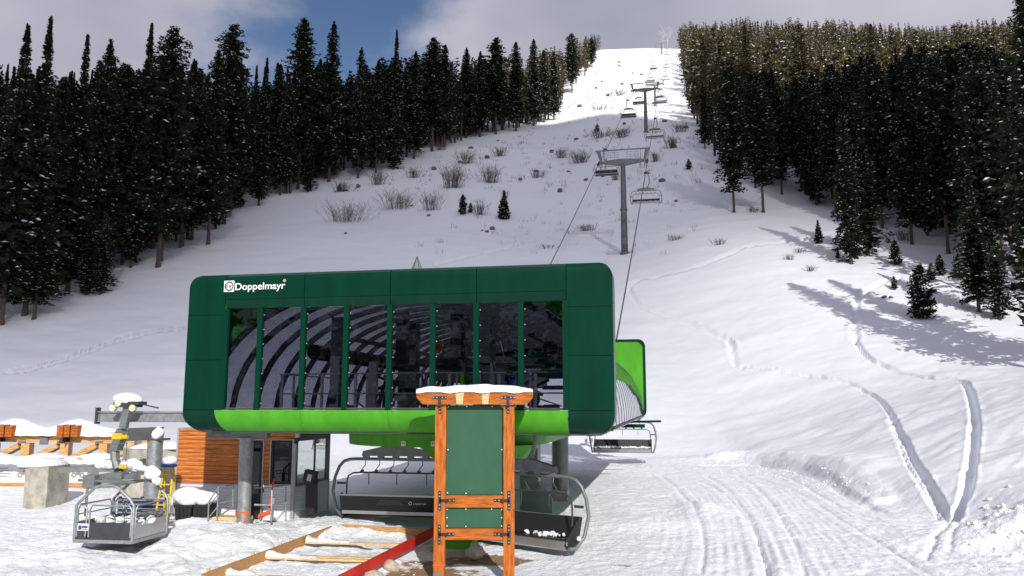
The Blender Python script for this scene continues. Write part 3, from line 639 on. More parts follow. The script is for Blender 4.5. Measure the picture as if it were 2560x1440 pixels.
mc.bb(-3.0, -2.88, 5.0, 22, 5.5, 5.62); mc.bb(2.85, 3.0, 3.0, 22, 5.4, 5.55); mc.bb(-.5, 1.1, 5, 18, 4.3, 4.75); mc.bb(-.2, .35, 6.2, 6.7, 4.4, 6.5)
part('drive_frame', mc, M['dsteel'], st)
mc = MB(); mc.bb(-2.3, -2.02, 1.9, 2.15, 3.0, 5.9); mc.bb(-1.22, -1.02, 1.9, 2.1, 3.0, 4.7); mc.bb(-2.0, -1.95, 1.85, 1.9, 3.0, 5.9); mc.bb(1.98, 2.1, 2.2, 2.3, 3.0, 5.85); mc.bb(2.3, 2.5, 4.2, 4.4, 3.0, 4.7); part('machine_post', mc, M['steel'], st)
mw = MB()
for k in range(16):
    a = 2 * math.pi * k / 16; mw.bar((.4 + .3 * math.cos(a), 8 + .3 * math.sin(a), 4.95), (.4 + 2.1 * math.cos(a), 8 + 2.1 * math.sin(a), 4.95), .1)
    a2 = 2 * math.pi * (k + 1) / 16; mw.bar((.4 + 2.1 * math.cos(a), 8 + 2.1 * math.sin(a), 4.95), (.4 + 2.1 * math.cos(a2), 8 + 2.1 * math.sin(a2), 4.95), .12, .2)
part('bullwheel', mw, M['dsteel'], st)
rnd = random.Random(5)
for nm, mt, cnt in (('gear_housing', 'steel', 22), ('motor_block', 'dsteel', 26), ('cable_tray', 'galv', 16)):
    mm_ = MB()
    for k in range(cnt):
        x = rnd.uniform(-3.1, 4.0); y_ = rnd.uniform(1.7, 6); z = rnd.uniform(3.1, 3.9)
        if nm == 'cable_tray': mm_.bar((x, y_, z), (x + rnd.uniform(-.8, .8), y_, z + rnd.uniform(-.1, .35)), .04)
        elif k % 2: mm_.tube([(x, y_, z), (x + rnd.uniform(.1, .4), y_, z)], rnd.uniform(.05, .16), 10)
        else: mm_.box((x, y_, z), (rnd.uniform(.1, .5), .3, rnd.uniform(.06, .3)))
    part(nm, mm_, M[mt], st, kind='stuff')
tt = MB()
for k in range(14):      # tyre conveyor along both guide rails
    for x in (-3.4, 3.3): tt.tube([(x, 5 + k * .55, 5.05), (x + .12, 3 + k * .55, 5.05)], .22, 12)
part('tyre_conveyor', tt, M['black'], st)
m = MB(); m.tube([(2.25, 1.5, 5.75), (2.85, 1.2, 3.5)], .015, 6); part('stay_cable', m, M['galv'], st)
m = MB(); m.blob((.42, 2.6, 5.15), (.16, .1, .12), 3); m.tube([(.5, 2.6, 5.2), (.48, 2.6, 4.95)], .05, 8); part('work_lamp', m, M['orange'], st, smooth=True)
m = MB()
for k in range(7): m.tube([(1.52 + k * .03, 1.02, 4.38), (1.50 + k * .035, 1.0, 3.95), (1.54 + k * .03, 1.02, 3.6)], .016, 5)
part('coiled_rope', m, M['lime'], st)
m = MB(); m.bb(2.6, 2.75, 1.3, 1.4, 3.6, 4.3); m.bb(2.55, 2.8, 1.3, 1.4, 4.15, 4.3); part('blue_bracket', m, M['blue'], st)
m = MB(); m.bb(3.45, 4.15, 1.5, 1.7, 3.95, 4.05); m.bb(3.0, 4.15, 1.6, 1.65, 4.42, 4.47); part('light_beam', m, M['galv'], st)
# outgoing side rail and green arm beyond the rear right corner
m = MB(); m.bar((4.5, 21.0, 2.75), (6.1, 20.6, 2.80), .12, .1); part('outer_rail', m, M['dgreen'], st)
m = MB(); m.bar((3.6, 19.0, 2.62), (5.4, 19.0, 2.62), .12, .16); part('outer_rail', m, M['dgreen'], st)
m = MB(); m.bb(-.43, -.1, 1.0, 1.06, 2.66, 2.9) if False else m.bb(-1.35, -.75, 6.4, 6.43, 2.2, 2.6)
# blue hanging sign with a white emblem
bx0 = -4.35 * 1; sgx, sgy = -2.75, 6.6
sign = thing('blue_sign', 'small blue sign with white snowflake emblem hanging under the station skirt', 'sign', (*loc2w(sgx, sgy), 2.30), ROT)
m = MB(); m.bb(-.28, .28, 0, .02, -.02, .30); part('sign_face', m, M['blue'], sign)
e = MB()
for dx, dz in ((0, 0), (-.09, .03), (.09, .03)):
    for s_ in (-1, 1): e.bar((dx, -.006, .03 + dz), (dx + s_ * .09, -.006, .14 + dz), .008, .028, up=(0, 0, 1))
part('emblem', e, M['white'], sign)
# little floodlight under the apron
fl = thing('floodlight', 'small black floodlight hanging from the apron above the booth window', 'lamp', (*loc2w(-2.95, 1.5), 2.88), ROT)
m = MB(); m.bb(-.05, .05, -.05, .05, -.14, 0); part('bracket', m, M['trim'], fl)
m = MB(); m.box((-.03, 0, -.22), (.09, .09, .15), Matrix.Rotation(R(20), 3, 'Y')); part('lamp_head', m, M['black'], fl)
# pale tarp peak behind the roof
tp = ground(1042, 690, Hbase, 50); 
m = MB(); hh = 2.25
for i in range(6):
    a0 = 2 * math.pi * i / 6; a1 = 2 * math.pi * (i + 1) / 6
    m.add([(0.05 * math.cos(a0), .05 * math.sin(a0), hh), (.05 * math.cos(a1), .05 * math.sin(a1), hh), (1.0 * math.cos(a1), 1.0 * math.sin(a1), -.2), (1.0 * math.cos(a0), 1.0 * math.sin(a0), -.2)], [(0, 1, 2, 3)])
tb = thing('tarp_tent', 'pale green pointed tarp peak showing just above the station roof', 'tent', tp); part('canvas', m, M['tarp'], tb)
m = MB()
for i in range(6):
    a0 = 2 * math.pi * i / 6; m.tube([(0, 0, hh + .1), (1.02 * math.cos(a0), 1.02 * math.sin(a0), -.2)], .03, 6)
part('tent_pole', m, M['dsteel'], tb)

# ------------------------------------------------------------------ chairs
def chair(name, label, group, snow=0, detail=True, restraint='up'):
    t = thing(name, label, 'chair', group=group)
    fr = []
    for a, b_, c in ((1.62, .42, -.02), (1.68, .2, -.03), (1.76, -.06, .22), (1.84, -.14, .7), (1.80, -.1, 1.1), (1.70, -.04, 1.40), (1.58, 0, 1.54), (1.38, 0, 1.60), (1.1, 0, 1.61)): fr.append((a, b_, c))
    full = fr + [(-x, y_, z) for x, y_, z in reversed(fr)]
    m = MB(); m.tube(full, .046, 10 if detail else 6); part('frame', m, M['steel'], t, smooth=True)
    m = MB(); m.prism([(-1.02, 1.70), (-.98, 1.84), (-.35, 1.98), (.35, 1.98), (.98, 1.84), (1.02, 1.70)], -.07, .07)
    for x in (-.9, -.45, 0, .45, .9): m.bb(x - .09, x + .09, -.05, .05, 1.62, 1.70)
    m.tube([(0, -.09, 1.88), (0, .09, 1.88)], .05, 12); part('top_beam', m, M['steel'], t)
    m = MB(); m.tube([(-.12, 0, 1.93), (-.28, .02, 2.12), (-.42, .05, 2.45), (-.45, .08, 2.9), (-.40, .06, 3.4), (-.2, .0, 3.72)], .06, 8); part('hanger', m, M['steel'], t, smooth=True)
    m = MB(); m.box((-.05, 0, 3.76), (.42, .5, .14)); m.bar((-.1, -.3, 3.8), (-.55, -.35, 4.0), .07); m.bar((-.1, .3, 3.8), (-.55, .35, 4.0), .07); m.bar((-.3, 0, 3.72), (-.62, .05, 3.62), .08); part('grip', m, M['dsteel'], t)
    m = MB(); m.prism([(-.06, .16), (.44, .20), (.47, .13), (.42, .05), (-.02, .06)], -1.55, 1.55, axis='x'); part('seat', m, M['blackvinyl'], t)
    m = MB(); m.prism([(-.10, .16), (-.03, .18), (-.20, .64), (-.27, .62)], -1.56, 1.56, axis='x'); bk = part('backrest', m, M['blackvinyl'], t)
    if detail:
        m = MB(); m.add([(-.62, -.128, .24), (.40, -.128, .24), (.22, -.228, .50), (-.36, -.228, .50)], [(0, 1, 2, 3)]); part('back_panel', m, M['greybk'], bk)
        tm = text_mesh('Doppelmayr', .075, M['white'], .001); 
        tm.transform(Matrix.Rotation(R(-20), 4, 'X')); tm.transform(Matrix.Translation((.62, -.215, .39))); o = bpy.data.objects.new('lettering', tm); col.objects.link(o); o.parent = bk
        m = MB(); disc(m, .54, .42, -.236, .05, ri=.034); o = part('logo_ring', m, M['white'], bk)
    m = MB(); m.bb(-1.6, 1.6, .44, .49, .06, .14); m.bb(-1.58, 1.58, -.3, -.24, .60, .645); m.bb(-1.55, 1.55, -.13, -.09, .08, .17); part('seat_rail', m, M['alu'], t)
    m = MB(); m.prism([(.475, .165), (.50, .15), (.49, -.02), (.44, -.06), (.43, -.04), (.47, .0)], -1.56, 1.56, axis='x'); part('front_panel', m, M['alu'], t)
    for s_ in (-1, 1):
        m = MB(); m.prism([(-.25, .62), (-.12, .66), (.35, .28), (.48, .2), (.5, .05), (.4, -.02), (-.05, .0)], s_ * 1.56 - .03, s_ * 1.56 + .03, axis='x'); part('side_plate', m, M['black'], t)
    rb = []
    for x, z in ((1.52, .35), (1.52, .95), (1.48, 1.12), (1.34, 1.2), (1.1, 1.22)): rb.append((x, .1, z))
    m = MB(); m.tube(rb + [(-x, y_, z) for x, y_, z in reversed(rb)], .024, 8 if detail else 5); m.box((1.65, .0, .92), (.25, .06, .06)); m.box((-1.65, .0, .92), (.25, .06, .06))
    rbp = part('restraint_bar', m, M['dsteel'], t, smooth=True)
    m = MB(); m.tube([(.16, .0, 1.58), (.14, .06, 1.45), (-.04, .1, 1.24)], .014, 5); m.bb(0, .07, .06, .12, 1.24, 1.30); bh = m.mesh('bar_hanger', M['dsteel'])
    for k in range(6): o = part('bar_hanger', bh, None, t); o.location.x = -1.08 + k * .432
    m = MB(); m.bar((0, .1, 1.2), (0, .12, .88), .022); fr_m = m.mesh('foot_rest', M['dsteel'])
    for x in (-.85, 0, .9): o = part('foot_rest', fr_m, None, t); o.location.x = x
    if snow:
        m = MB(); rnd = random.Random(3)
        for k in range(26):
            x = -1.5 + k * .12; m.blob((x, .16 + .05 * math.sin(k), .2), (.13, .22, .05 + .03 * rnd.random() + .04 * snow), k, .3, 1)
        part('seat_snow', m, M['snow'], t, smooth=True, kind='stuff')
    return t
c1 = chair('station_chair', 'dark six-seat chair seen from behind under the station, left of the timber sign', 'six-seat lift chairs')
c1.location = (-3.33, 23.4, .42); c1.rotation_euler.z = R(-12)
c2 = dup(c1, (.30, 20.9, .22), R(143), 'dark six-seat chair facing the camera under the station, right of the timber sign')
m = MB(); rnd = random.Random(2)
for k in range(26):
    x = rnd.gauss(-.75, .28); m.blob((x, rnd.uniform(-.0, .3), .2 + rnd.random() * .05), (.03 + .03 * rnd.random(),) * 3, k, .4, 1)
part('snow_crumbs', m, M['snow'], c2, smooth=True, kind='stuff')
c3s = chair('line_chair', 'snow-topped six-seat chair leaving the station beyond its right rear corner', 'six-seat lift chairs', snow=1)
p3 = Vector(((1556 - 1280) / FPX * 34.0, 34.3, 0)); c3s.location = (6.15, 45.2, 1.0); c3s.rotation_euler.z = R(169)
# ------------------------------------------------------------------ towers and haul ropes
LS = .213
def lane(Y, off):
    L = math.hypot(1, LS); return Vector((-2.93 + LS * (Y - 19) + off / L, Y - off * LS / L, 0))
YAW = -math.atan(LS)
TW = [(100, 35.4, 2.95), (180, 77.8, 2.95), (270, 116.4, 2.95), (450, 217.0, 2.95)]
def tower(Y, ztop, half, detail, label):
    c = lane(Y, 0); zb = float(Hbase(c.x, c.y)); H_ = ztop - zb
    t = thing('lift_tower', label, 'lift tower', (c.x, c.y, zb), YAW, 'grey lift towers up the slope')
    m = MB(); hz = H_ - 1.1
    m.tube([(0, 0, -.5), (0, 0, hz * .48)], [.44, .40], 20, 0); m.tube([(0, 0, hz * .48), (0, 0, hz * .49 + .05)], .47, 20); m.tube([(0, 0, hz * .49), (0, 0, hz)], [.38, .31], 20)
    m.tube([(0, 0, -.1), (0, 0, .12)], .62, 20); part('pole', m, M['tower'], t, smooth=True)
    zc = H_ - .75
    m = MB(); m.prism([(-half, zc + .1), (-.4, zc + .28), (.4, zc + .28), (half, zc + .1), (half, zc - .12), (.5, zc - .55), (-.5, zc - .55), (-half, zc - .12)], -.22, .22); part('crossarm', m, M['steel'], t)
    slope = math.atan(.46)
    for s_ in (-1, 1):
        m = MB(); k_ = 5
        for j in range(k_):
            u = (j - (k_ - 1) / 2) * .55; y_ = u * math.cos(slope); z = zc - .15 + u * math.sin(slope)
            m.tube([(s_ * half + .2 * s_ - .07, y_, z), (s_ * half + .2 * s_ + .07, y_, z)], .2, 14)
        m.bar((s_ * half + .05 * s_, -1.3 * math.cos(slope), zc - .15 - 1.3 * math.sin(slope)), (s_ * half + .05 * s_, 1.3 * math.cos(slope), zc - .15 + 1.3 * math.sin(slope)), .08, .22)
        part('sheave_train', m, M['dsteel'], t)
        m = MB(); xb = s_ * (half - .45)
        for dx in (-.3, .3):
            for (ya, yb) in ((-1.4, 1.4),):
                for z in (-.75, -.2, .35): m.bar((xb + dx, ya * math.cos(slope), zc + z + ya * math.sin(slope)), (xb + dx, yb * math.cos(slope), zc + z + yb * math.sin(slope)), .05)
                for q_ in range(4): yy = ya + (yb - ya) * q_ / 3; m.bar((xb + dx, yy * math.cos(slope), zc - .75 + yy * math.sin(slope)), (xb + dx, yy * math.cos(slope), zc + .35 + yy * math.sin(slope)), .05)
        for z in (-.75, -.4, .35): m.bar((xb - .3, -1.25, zc + z - .6), (xb + .3, -1.25, zc + z - .6), .05)
        part('catwalk', m, M['galv'], t)
        m = MB(); m.prism([(s_ * half, zc + .1), (s_ * (half - .3), zc + .1), (s_ * (half - .1), zc + 1.5), (s_ * (half + .45), zc + 1.5)], -.1, .1); part('lifting_arm', m, M['steel'], t)
    m = MB(); m.bar((-half - .6, 0, zc + 1.56), (half + .5, 0, zc + 1.56), .16, .14); part('top_rail', m, M['steel'], t)
    m = MB()
    for s_ in (-1, 1):
        for x in (.55, 1.05, 1.55, 2.0): m.bar((s_ * x, -.3, zc + .2), (s_ * x, -.3, zc + 1.15), .045)
        for z in (.5, .8, 1.15): m.bar((s_ * .55, -.3, zc + z), (s_ * 2.0, -.3, zc + z), .04)
        for x in (2.3,): m.bar((s_ * x, 0, zc), (s_ * x, 0, zc + 1.5), .09)
    part('work_railing', m, M['galv'], t)
    return t
LB = ['nearest grey lift tower with flanged pole standing on the open slope', 'second grey lift tower, rising in front of the sunlit slope', 'thin grey lift tower half hidden behind the second tower', 'tiny grey lift tower near the top of the sunlit slope']
for (Y, zt, hf), lb in zip(TW, LB): tower(Y, zt, hf, True, lb)
def ropez(Y):
    P = [(42, 5.0)] + [(a, b_ - .9) for a, b_, c in TW] + [(560, 262)]
    for (ya, za), (yb, zb) in zip(P[:-1], P[1:]):
        if Y <= yb:
            u = (Y - ya) / (yb - ya); return za + (zb - za) * u - 4 * u * (1 - u) * ((yb - ya) / 100) ** 2 * 1.1
    return P[-1][1]
for s_, lb in ((-1, 'left steel haul rope running up from the station to the towers'), (1, 'right steel haul rope running up from the station rear to the towers')):
    m = MB(); pts = []
    for Y in list(np.arange(34, 555, 4.0)):
        p_ = lane(Y, s_ * 3.12); p_.z = ropez(Y) if Y > 42 else 5.0 - (42 - Y) * .0; pts.append(p_)
    m.tube(pts, .045, 6); solo('haul_rope', m, M['dsteel'], lb, 'cable', group='haul ropes of the lift')
lc = [(-1, 111, 'chair just left of the nearest tower head, its back panel showing'), (-1, 166, 'chair above the brush between the first and second towers'), (-1, 214, 'chair left of the second tower pole, against bright snow'), (-1, 330, 'tiny chair on the left rope half way up the sunlit run'), (-1, 378, 'tiny chair on the left rope below the top tower'),
      (1, 93, 'snow-topped chair right of the nearest tower pole'), (1, 139, 'snow-topped chair in front of the foot of the second tower'), (1, 186, 'snow-topped chair right of the second tower pole'), (1, 214, 'chair right of the second tower head, nearest of the cluster'), (1, 330, 'tiny chair on the right rope half way up the sunlit run'), (1, 378, 'tiny chair on the right rope below the top tower'), (1, 426, 'tiny chair on the right rope beside the top tower')]
for s_, Y, lb in lc:
    src = c1 if s_ < 0 else c3s
    p_ = lane(Y, s_ * 3.12); p_.z = ropez(Y) - 3.72
    o = dup(src, p_, YAW + (0 if s_ < 0 else math.pi), lb, skip=() if Y < 200 else ('lettering',))
    o.name = 'line_chair'
# ------------------------------------------------------------------ timber sign frame
SY0 = 17.5
def sx(px, Y=SY0): return (px - 1280) / FPX * Y * 1.0
def sz(py, Y=SY0):
    d = ray(1190, py); return EYE + d.z * Y / d.y
kx = -.81
ks = thing('timber_sign', 'tall orange timber sign frame with blank green boards and a snow-capped top beam', 'sign', (kx, SY0, 0))
gk = gz(kx, SY0) - .3
PW = .235
xl, xr = -.72, .745
for x in (xl, xr):
    m = MB(); m.bb(x - PW / 2, x + PW / 2, -.1, .135, gk, sz(1012)); part('post', m, M['cedar'], ks)
m = MB(); m.bb(xl + PW / 2, xr - PW / 2, -.05, .10, sz(1268), sz(1238)); part('rail', m, M['cedarh'], ks)
m = MB(); m.bb(xl + PW / 2, xr - PW / 2, -.05, .10, sz(1349), sz(1321)); part('rail', m, M['cedarh'], ks)
zt_, zb_ = sz(980), sz(1011)
m = MB(); m.prism([(-1.25, zt_), (1.26, zt_), (1.26, zt_ - .12), (1.13, zb_), (-1.10, zb_), (-1.24, zt_ - .12)], -.19, .22); part('top_beam', m, M['cedarh'], ks)
for x0, x1 in ((-.40, -.22), (.155, .33)):
    m = MB(); m.add([(x0, -.194, zt_ - .004), (x1, -.194, zt_ - .004), (x1 - .03, -.194, zb_ + .004), (x0 + .02, -.194, zb_ + .004), (x0, -.18, zt_ - .004), (x1, -.18, zt_ - .004), (x1 - .03, -.18, zb_ + .004), (x0 + .02, -.18, zb_ + .004)], [(0, 1, 2, 3), (0, 4, 5, 1), (1, 5, 6, 2), (3, 2, 6, 7), (0, 3, 7, 4)]); part('repair_block', m, M['lumber'], ks, label='paler cut piece in the face of the top beam')
def screws(mb, x0, x1, z0, z1, ys_):
    for x, z in [(x0 + .03, z0 + .04), (x0 + .03, (z0 + z1) / 2), (x0 + .03, z1 - .04), (x1 - .03, z0 + .04), (x1 - .03, (z0 + z1) / 2), (x1 - .03, z1 - .04), (x0 + .35 * (x1 - x0), z0 + .03), (x0 + .35 * (x1 - x0), z1 - .03), (x0 + .8 * (x1 - x0), z1 - .03)]:
        mb.tube([(x, ys_, z), (x, ys_ + .008, z)], .014, 8)
for z0, z1 in ((sz(1237), sz(1013)), (sz(1320), sz(1269))):
    a, b_ = xl + PW / 2 + .004, xr - PW / 2 - .004
    m = MB(); m.bb(a, b_, .02, .045, z0 + .003, z1 - .003); bd = part('green_board', m, M['panelgreen'], ks)
    m = MB(); screws(m, a, b_, z0, z1, .012); part('screw_heads', m, M['white'], bd, kind='stuff')
def bracket(cx_, cz, s_, top=False):
    m = MB(); k = MB(); y_ = -.115 if not top else -.205
    def bar2(x0, z0, x1, z1): m.bar((x0, y_ , z0), (x1, y_ , z1), .012, .06, up=(0, 0, 1)) if abs(z1 - z0) < .001 else m.box(((x0 + x1) / 2, y_ , (z0 + z1) / 2), (.06, .012, abs(z1 - z0)))
    if top:
        bar2(cx_ - .15, cz, cx_ + .15, cz); m.box((cx_, y_, cz - .10), (.06, .014, .16)); m.box((cx_, -.108, zb_ - .1), (.06, .012, .2)); m.box((cx_, (-.108 + y_) / 2, zb_ - .006), (.06, .1, .012))
        P_ = [(cx_ - .13, y_, cz), (cx_ - .06, y_, cz), (cx_ + .06, y_, cz), (cx_ + .13, y_, cz), (cx_, -.108, zb_ - .08), (cx_, -.108, zb_ - .16)]
    else:
        bar2(cx_, cz - .20, cx_, cz + .20); bar2(cx_, cz, cx_ + s_ * .16, cz); m.box((cx_ + s_ * .235, -.062, cz), (.17, .012, .06)); m.box((cx_ + s_ * .158, -.09, cz), (.012, .05, .06))
        P_ = [(cx_, y_, cz - .16), (cx_, y_, cz - .09), (cx_, y_, cz + .09), (cx_, y_, cz + .16), (cx_ + s_ * .21, -.062, cz), (cx_ + s_ * .29, -.062, cz)]
    for p_ in P_: k.tube([(p_[0], p_[1] - .016, p_[2]), (p_[0], p_[1], p_[2])], .016, 8)
    b_ = part('bracket', m, M['black'], ks); part('bolt', k, M['galv'], b_)
for z in (sz(1250), sz(1334)): bracket(xl + .0, z, 1); bracket(xr - .0, z, -1)
bracket(xl - .02, zt_ - .12, 1, True); bracket(xr - .02, zt_ - .12, -1, True)
m = MB(); rnd = random.Random(4); nx_ = 40; ny_ = 9
rows = []
for i in range(nx_ + 1):
    x = -1.24 + 2.48 * i / nx_; row = []
    for j in range(ny_ + 1):
        v = j / ny_; y_ = -.23 + .5 * v; e = min(1, 5 * min(v, 1 - v) + .25) * min(1, 6 * min(i, nx_ - i) / nx_ + .35)
        zz = zt_ + .135 * e ** .6 * (1 + .18 * math.sin(x * 3.1 + 1) + .08 * math.sin(x * 11 + y_ * 9)) 
        row.append((x + .02 * math.sin(j * 1.7), y_ + .012 * math.sin(x * 21), zz))
    rows.append(row)
vs = [p_ for r_ in rows for p_ in r_]; o_ = len(vs)
vs += [(p_[0], min(max(p_[1], -.235), .265), zt_ - .005 - (.025 * max(0, math.sin(p_[0] * 9)) if p_[1] < -.2 else 0)) for r_ in rows for p_ in r_]
w_ = ny_ + 1; fs = [(i * w_ + j, i * w_ + j + 1, (i + 1) * w_ + j + 1, (i + 1) * w_ + j) for i in range(nx_) for j in range(ny_)]
fs += [(i * w_, (i + 1) * w_, o_ + (i + 1) * w_, o_ + i * w_) for i in range(nx_)] + [(i * w_ + ny_, o_ + i * w_ + ny_, o_ + (i + 1) * w_ + ny_, (i + 1) * w_ + ny_) for i in range(nx_)]
fs += [(j, o_ + j, o_ + j + 1, j + 1) for j in range(ny_)] + [(nx_ * w_ + j, nx_ * w_ + j + 1, o_ + nx_ * w_ + j + 1, o_ + nx_ * w_ + j) for j in range(ny_)]
m.add(vs, fs); part('snow_cap', m, M['snow'], ks, smooth=True)
m = MB(); m.bb(xl - PW / 2 - .006, xl + PW / 2 + .006, -.106, .141, sz(1413), sz(1409)); part('orange_cord', m, M['orange'], ks)
m = MB(); m.bb(xl - PW / 2 + .0, xl + PW / 2 - .06, -.116, -.10, sz(1445), sz(1430)); part('grey_tag', m, M['steel'], ks)

# ------------------------------------------------------------------ operator booth (station-aligned)
bo = thing('operator_booth', 'operator booth with orange cedar siding over corrugated metal under the station', 'booth', (SX, SY, 0), ROT)
BY = 4.4; BXL, BXR = -8.27, -4.4; zg = .2
PH = .128; z = 1.235
k = 0
while z < 2.84:
    h_ = min(PH, 2.85 - z); m = MB(); m.prism([(BY, z), (BY - .012, z + .008), (BY - .03, z + h_ * .5), (BY - .012, z + h_ - .012), (BY, z + h_ - .004), (BY + .03, z + h_ - .004), (BY + .03, z)], BXL + .03, -6.19, axis='x'); part('siding_plank', m, M['siding'], bo)
    if z > 2.5: m = MB(); m.prism([(BY, z), (BY - .012, z + .008), (BY - .025, z + h_ * .5), (BY - .012, z + h_ - .012), (BY, z + h_ - .004), (BY + .03, z + h_ - .004), (BY + .03, z)], -6.17, BXR - .0, axis='x'); part('siding_plank', m, M['siding'], bo)
    else: m = MB(); m.prism([(BY, z), (BY - .02, z + h_ * .5), (BY, z + h_ - .006), (BY + .03, z + h_ - .006), (BY + .03, z)], -5.40, -5.2, axis='x'); part('siding_plank', m, M['siding'], bo)
    z += PH; k += 1
def corrug(name, p, q, z0, z1, parent=bo, pitch=.07):
    p = Vector((p[0], p[1], 0)); q = Vector((q[0], q[1], 0)); d = (q - p).normalized(); n = Vector((d.y, -d.x, 0)); m = MB(); zz = []; z = z0; i = 0
    while z < z1 + .001: zz.append((z, .016 if i % 2 else 0.0)); z += pitch / 2; i += 1
    vs = []; 
    for z, o in zz: a = p + n * o; b_ = q + n * o; vs += [(a.x, a.y, z), (b_.x, b_.y, z)]
    m.add(vs, [(2 * i, 2 * i + 1, 2 * i + 3, 2 * i + 2) for i in range(len(zz) - 1)]); return part(name, m, M['corr'], parent)
corrug('corrugated_panel', (BXL + .02, BY), (-6.19, BY), zg, 1.225); corrug('corrugated_panel', (-5.36, BY), (BXR - .04, BY), zg, 1.225)
corrug('corrugated_panel', (BXR, BY + .04), (BXR, 6.82), zg, 1.19)
m = MB(); m.bb(BXL, BXR, BY + .035, BY + .1, zg, 2.84); m.bb(BXL, BXL + .06, BY + .04, 6.8, zg, 2.84); m.bb(BXL, BXR, 6.75, 6.82, zg, 2.84); m.bb(BXL - .05, BXR + .03, BY + .03, 6.85, 2.80, 2.86) 
mw_ = MB(); mw_.bb(BXL, -6.2, BY + .035, BY + .1, zg, 2.84); mw_.bb(-5.36, BXR, BY + .035, BY + .1, zg, 1.22); mw_.bb(-6.2, BXR, BY + .035, BY + .1, 2.56, 2.84); mw_.bb(-5.4, -5.2, BY + .035, BY + .1, 1.2, 2.6)
mw_.bb(BXL, BXL + .06, BY + .1, 6.75, zg, 2.84); mw_.bb(BXL, -7.2, 6.75, 6.82, zg, 2.84); mw_.bb(BXR - .08, BXR - .02, BY + .1, 6.8, zg, 1.18); part('wall_lining', mw_, M['floor'], bo)
m = MB(); m.bb(BXL - .05, BXR + .03, BY - .03, 6.85, 2.852, 2.875); part('roof_sheet', m, M['trim'], bo)
m = MB(); m.bb(BXL - .03, BXL + .03, BY - .045, BY + .03, zg, 2.85); m.bb(BXR - .09, BXR + .012, BY - .05, BY + .05, zg, 2.56); m.bb(-6.20, -6.17, BY - .05, BY, zg, 2.56); m.bb(-5.43, -5.40, BY - .05, BY, zg, 2.56); m.bb(-6.2, -5.4, BY - .05, BY, 2.53, 2.56)
m.bb(-5.20, -5.17, BY - .04, BY, 1.24, 2.56); m.bb(-5.2, -4.48, BY - .04, BY, 1.225, 1.255); m.bb(-5.2, -4.48, BY - .04, BY, 2.53, 2.56); m.bb(BXL, -6.2, BY - .03, BY, 1.212, 1.235); part('corner_trim', m, M['trim'], bo)
m = MB(); m.bb(-6.16, -5.44, BY - .01, BY + .03, .36, 2.52); dr = part('door', m, M['black'], bo)
m = MB(); m.bb(-5.85, -5.52, BY - .022, BY - .012, .95, 2.4); part('door_glass', m, M['boothglass'], dr)
m = MB(); m.tube([(-5.53, BY - .06, 1.22), (-5.66, BY - .07, 1.20)], .022, 8); m.tube([(-5.53, BY - .01, 1.22), (-5.53, BY - .07, 1.22)], .035, 10); part('handle', m, M['alu'], dr)
m = MB(); m.bb(-5.16, -4.50, BY + .0, BY + .01, 1.27, 2.52); wn = part('window', m, M['boothglass'], bo)
m = MB(); 
for a in ((-5.17, -5.1, 1.255, 2.53), (-4.55, -4.49, 1.255, 2.53), (-5.17, -4.49, 1.255, 1.32), (-5.17, -4.49, 2.47, 2.53)): m.bb(a[0], a[1], BY - .025, BY + .02, a[2], a[3])
part('window_frame', m, M['black'], wn)
for ya, yb in ((4.5, 5.7), (5.76, 6.55)):
    m = MB(); m.bb(BXR - .01, BXR, ya, yb, 1.26, 2.50); wn = part('window', m, M['boothside'], bo)
m = MB(); m.bb(BXR - .03, BXR + .02, 4.46, 4.52, 1.2, 2.56); m.bb(BXR - .03, BXR + .02, 5.70, 5.76, 1.2, 2.56); m.bb(BXR - .03, BXR + .02, 6.55, 6.84, 1.2, 2.56); m.bb(BXR - .03, BXR + .02, 4.46, 6.84, 1.19, 1.26); m.bb(BXR - .03, BXR + .02, 4.46, 6.84, 2.50, 2.84); part('window_frame', m, M['dsteel'], bo)
m = MB(); m.bb(-5.0, -4.6, 4.9, 5.3, 1.1, 1.35); m.bb(-5.9, -4.7, 4.9, 5.6, .95, 1.05); m.bb(-5.3, -5.1, 5.4, 5.6, 1.0, 1.8); part('console', m, M['steel'], bo)
m = MB(); m.bb(BXR - .02, BXR + .014, 6.80, 6.86, zg, 1.2)
for k in range(14): m.bb(BXR + .0, BXR + .03, 6.80, 6.875, .25 + k * .07, .285 + k * .07)
part('corner_edge', m, M['trim'], bo)
# steps and rails at the door
def wrl(px, py, Y):
    d = ray(px, py); k = Y / d.y; return Vector((d.x * k, Y, EYE + d.z * k))
hr = thing('step_railing', 'grey steel handrail left of the booth steps, beside the snow-covered bins', 'railing', (0, 0, 0), group='booth step railings')
m = MB(); A = wrl(520, 1302, 22.9); A2 = wrl(522, 1255, 22.9); Bt = wrl(546, 1217, 22.9); Bb = wrl(542, 1296, 22.9); C1 = wrl(583, 1212, 23.2); C0 = wrl(582, 1268, 23.2)
m.tube([A, A2, Bt, C1, C0], .022, 8); m.tube([Bt, Bb], .02, 8); m.tube([wrl(545, 1258, 22.9), wrl(582, 1252, 23.2)], .018, 8); m.tube([A2.lerp(A, .2), wrl(545, 1237, 22.9)], .015, 6); m.tube([wrl(525, 1290, 22.9), wrl(548, 1262, 22.9)], .018, 8); part('rail_tube', m, M['galv'], hr, smooth=True)
hr = thing('step_railing', 'grey steel handrail right of the booth door, behind the galvanised leg', 'railing', (0, 0, 0), group='booth step railings')
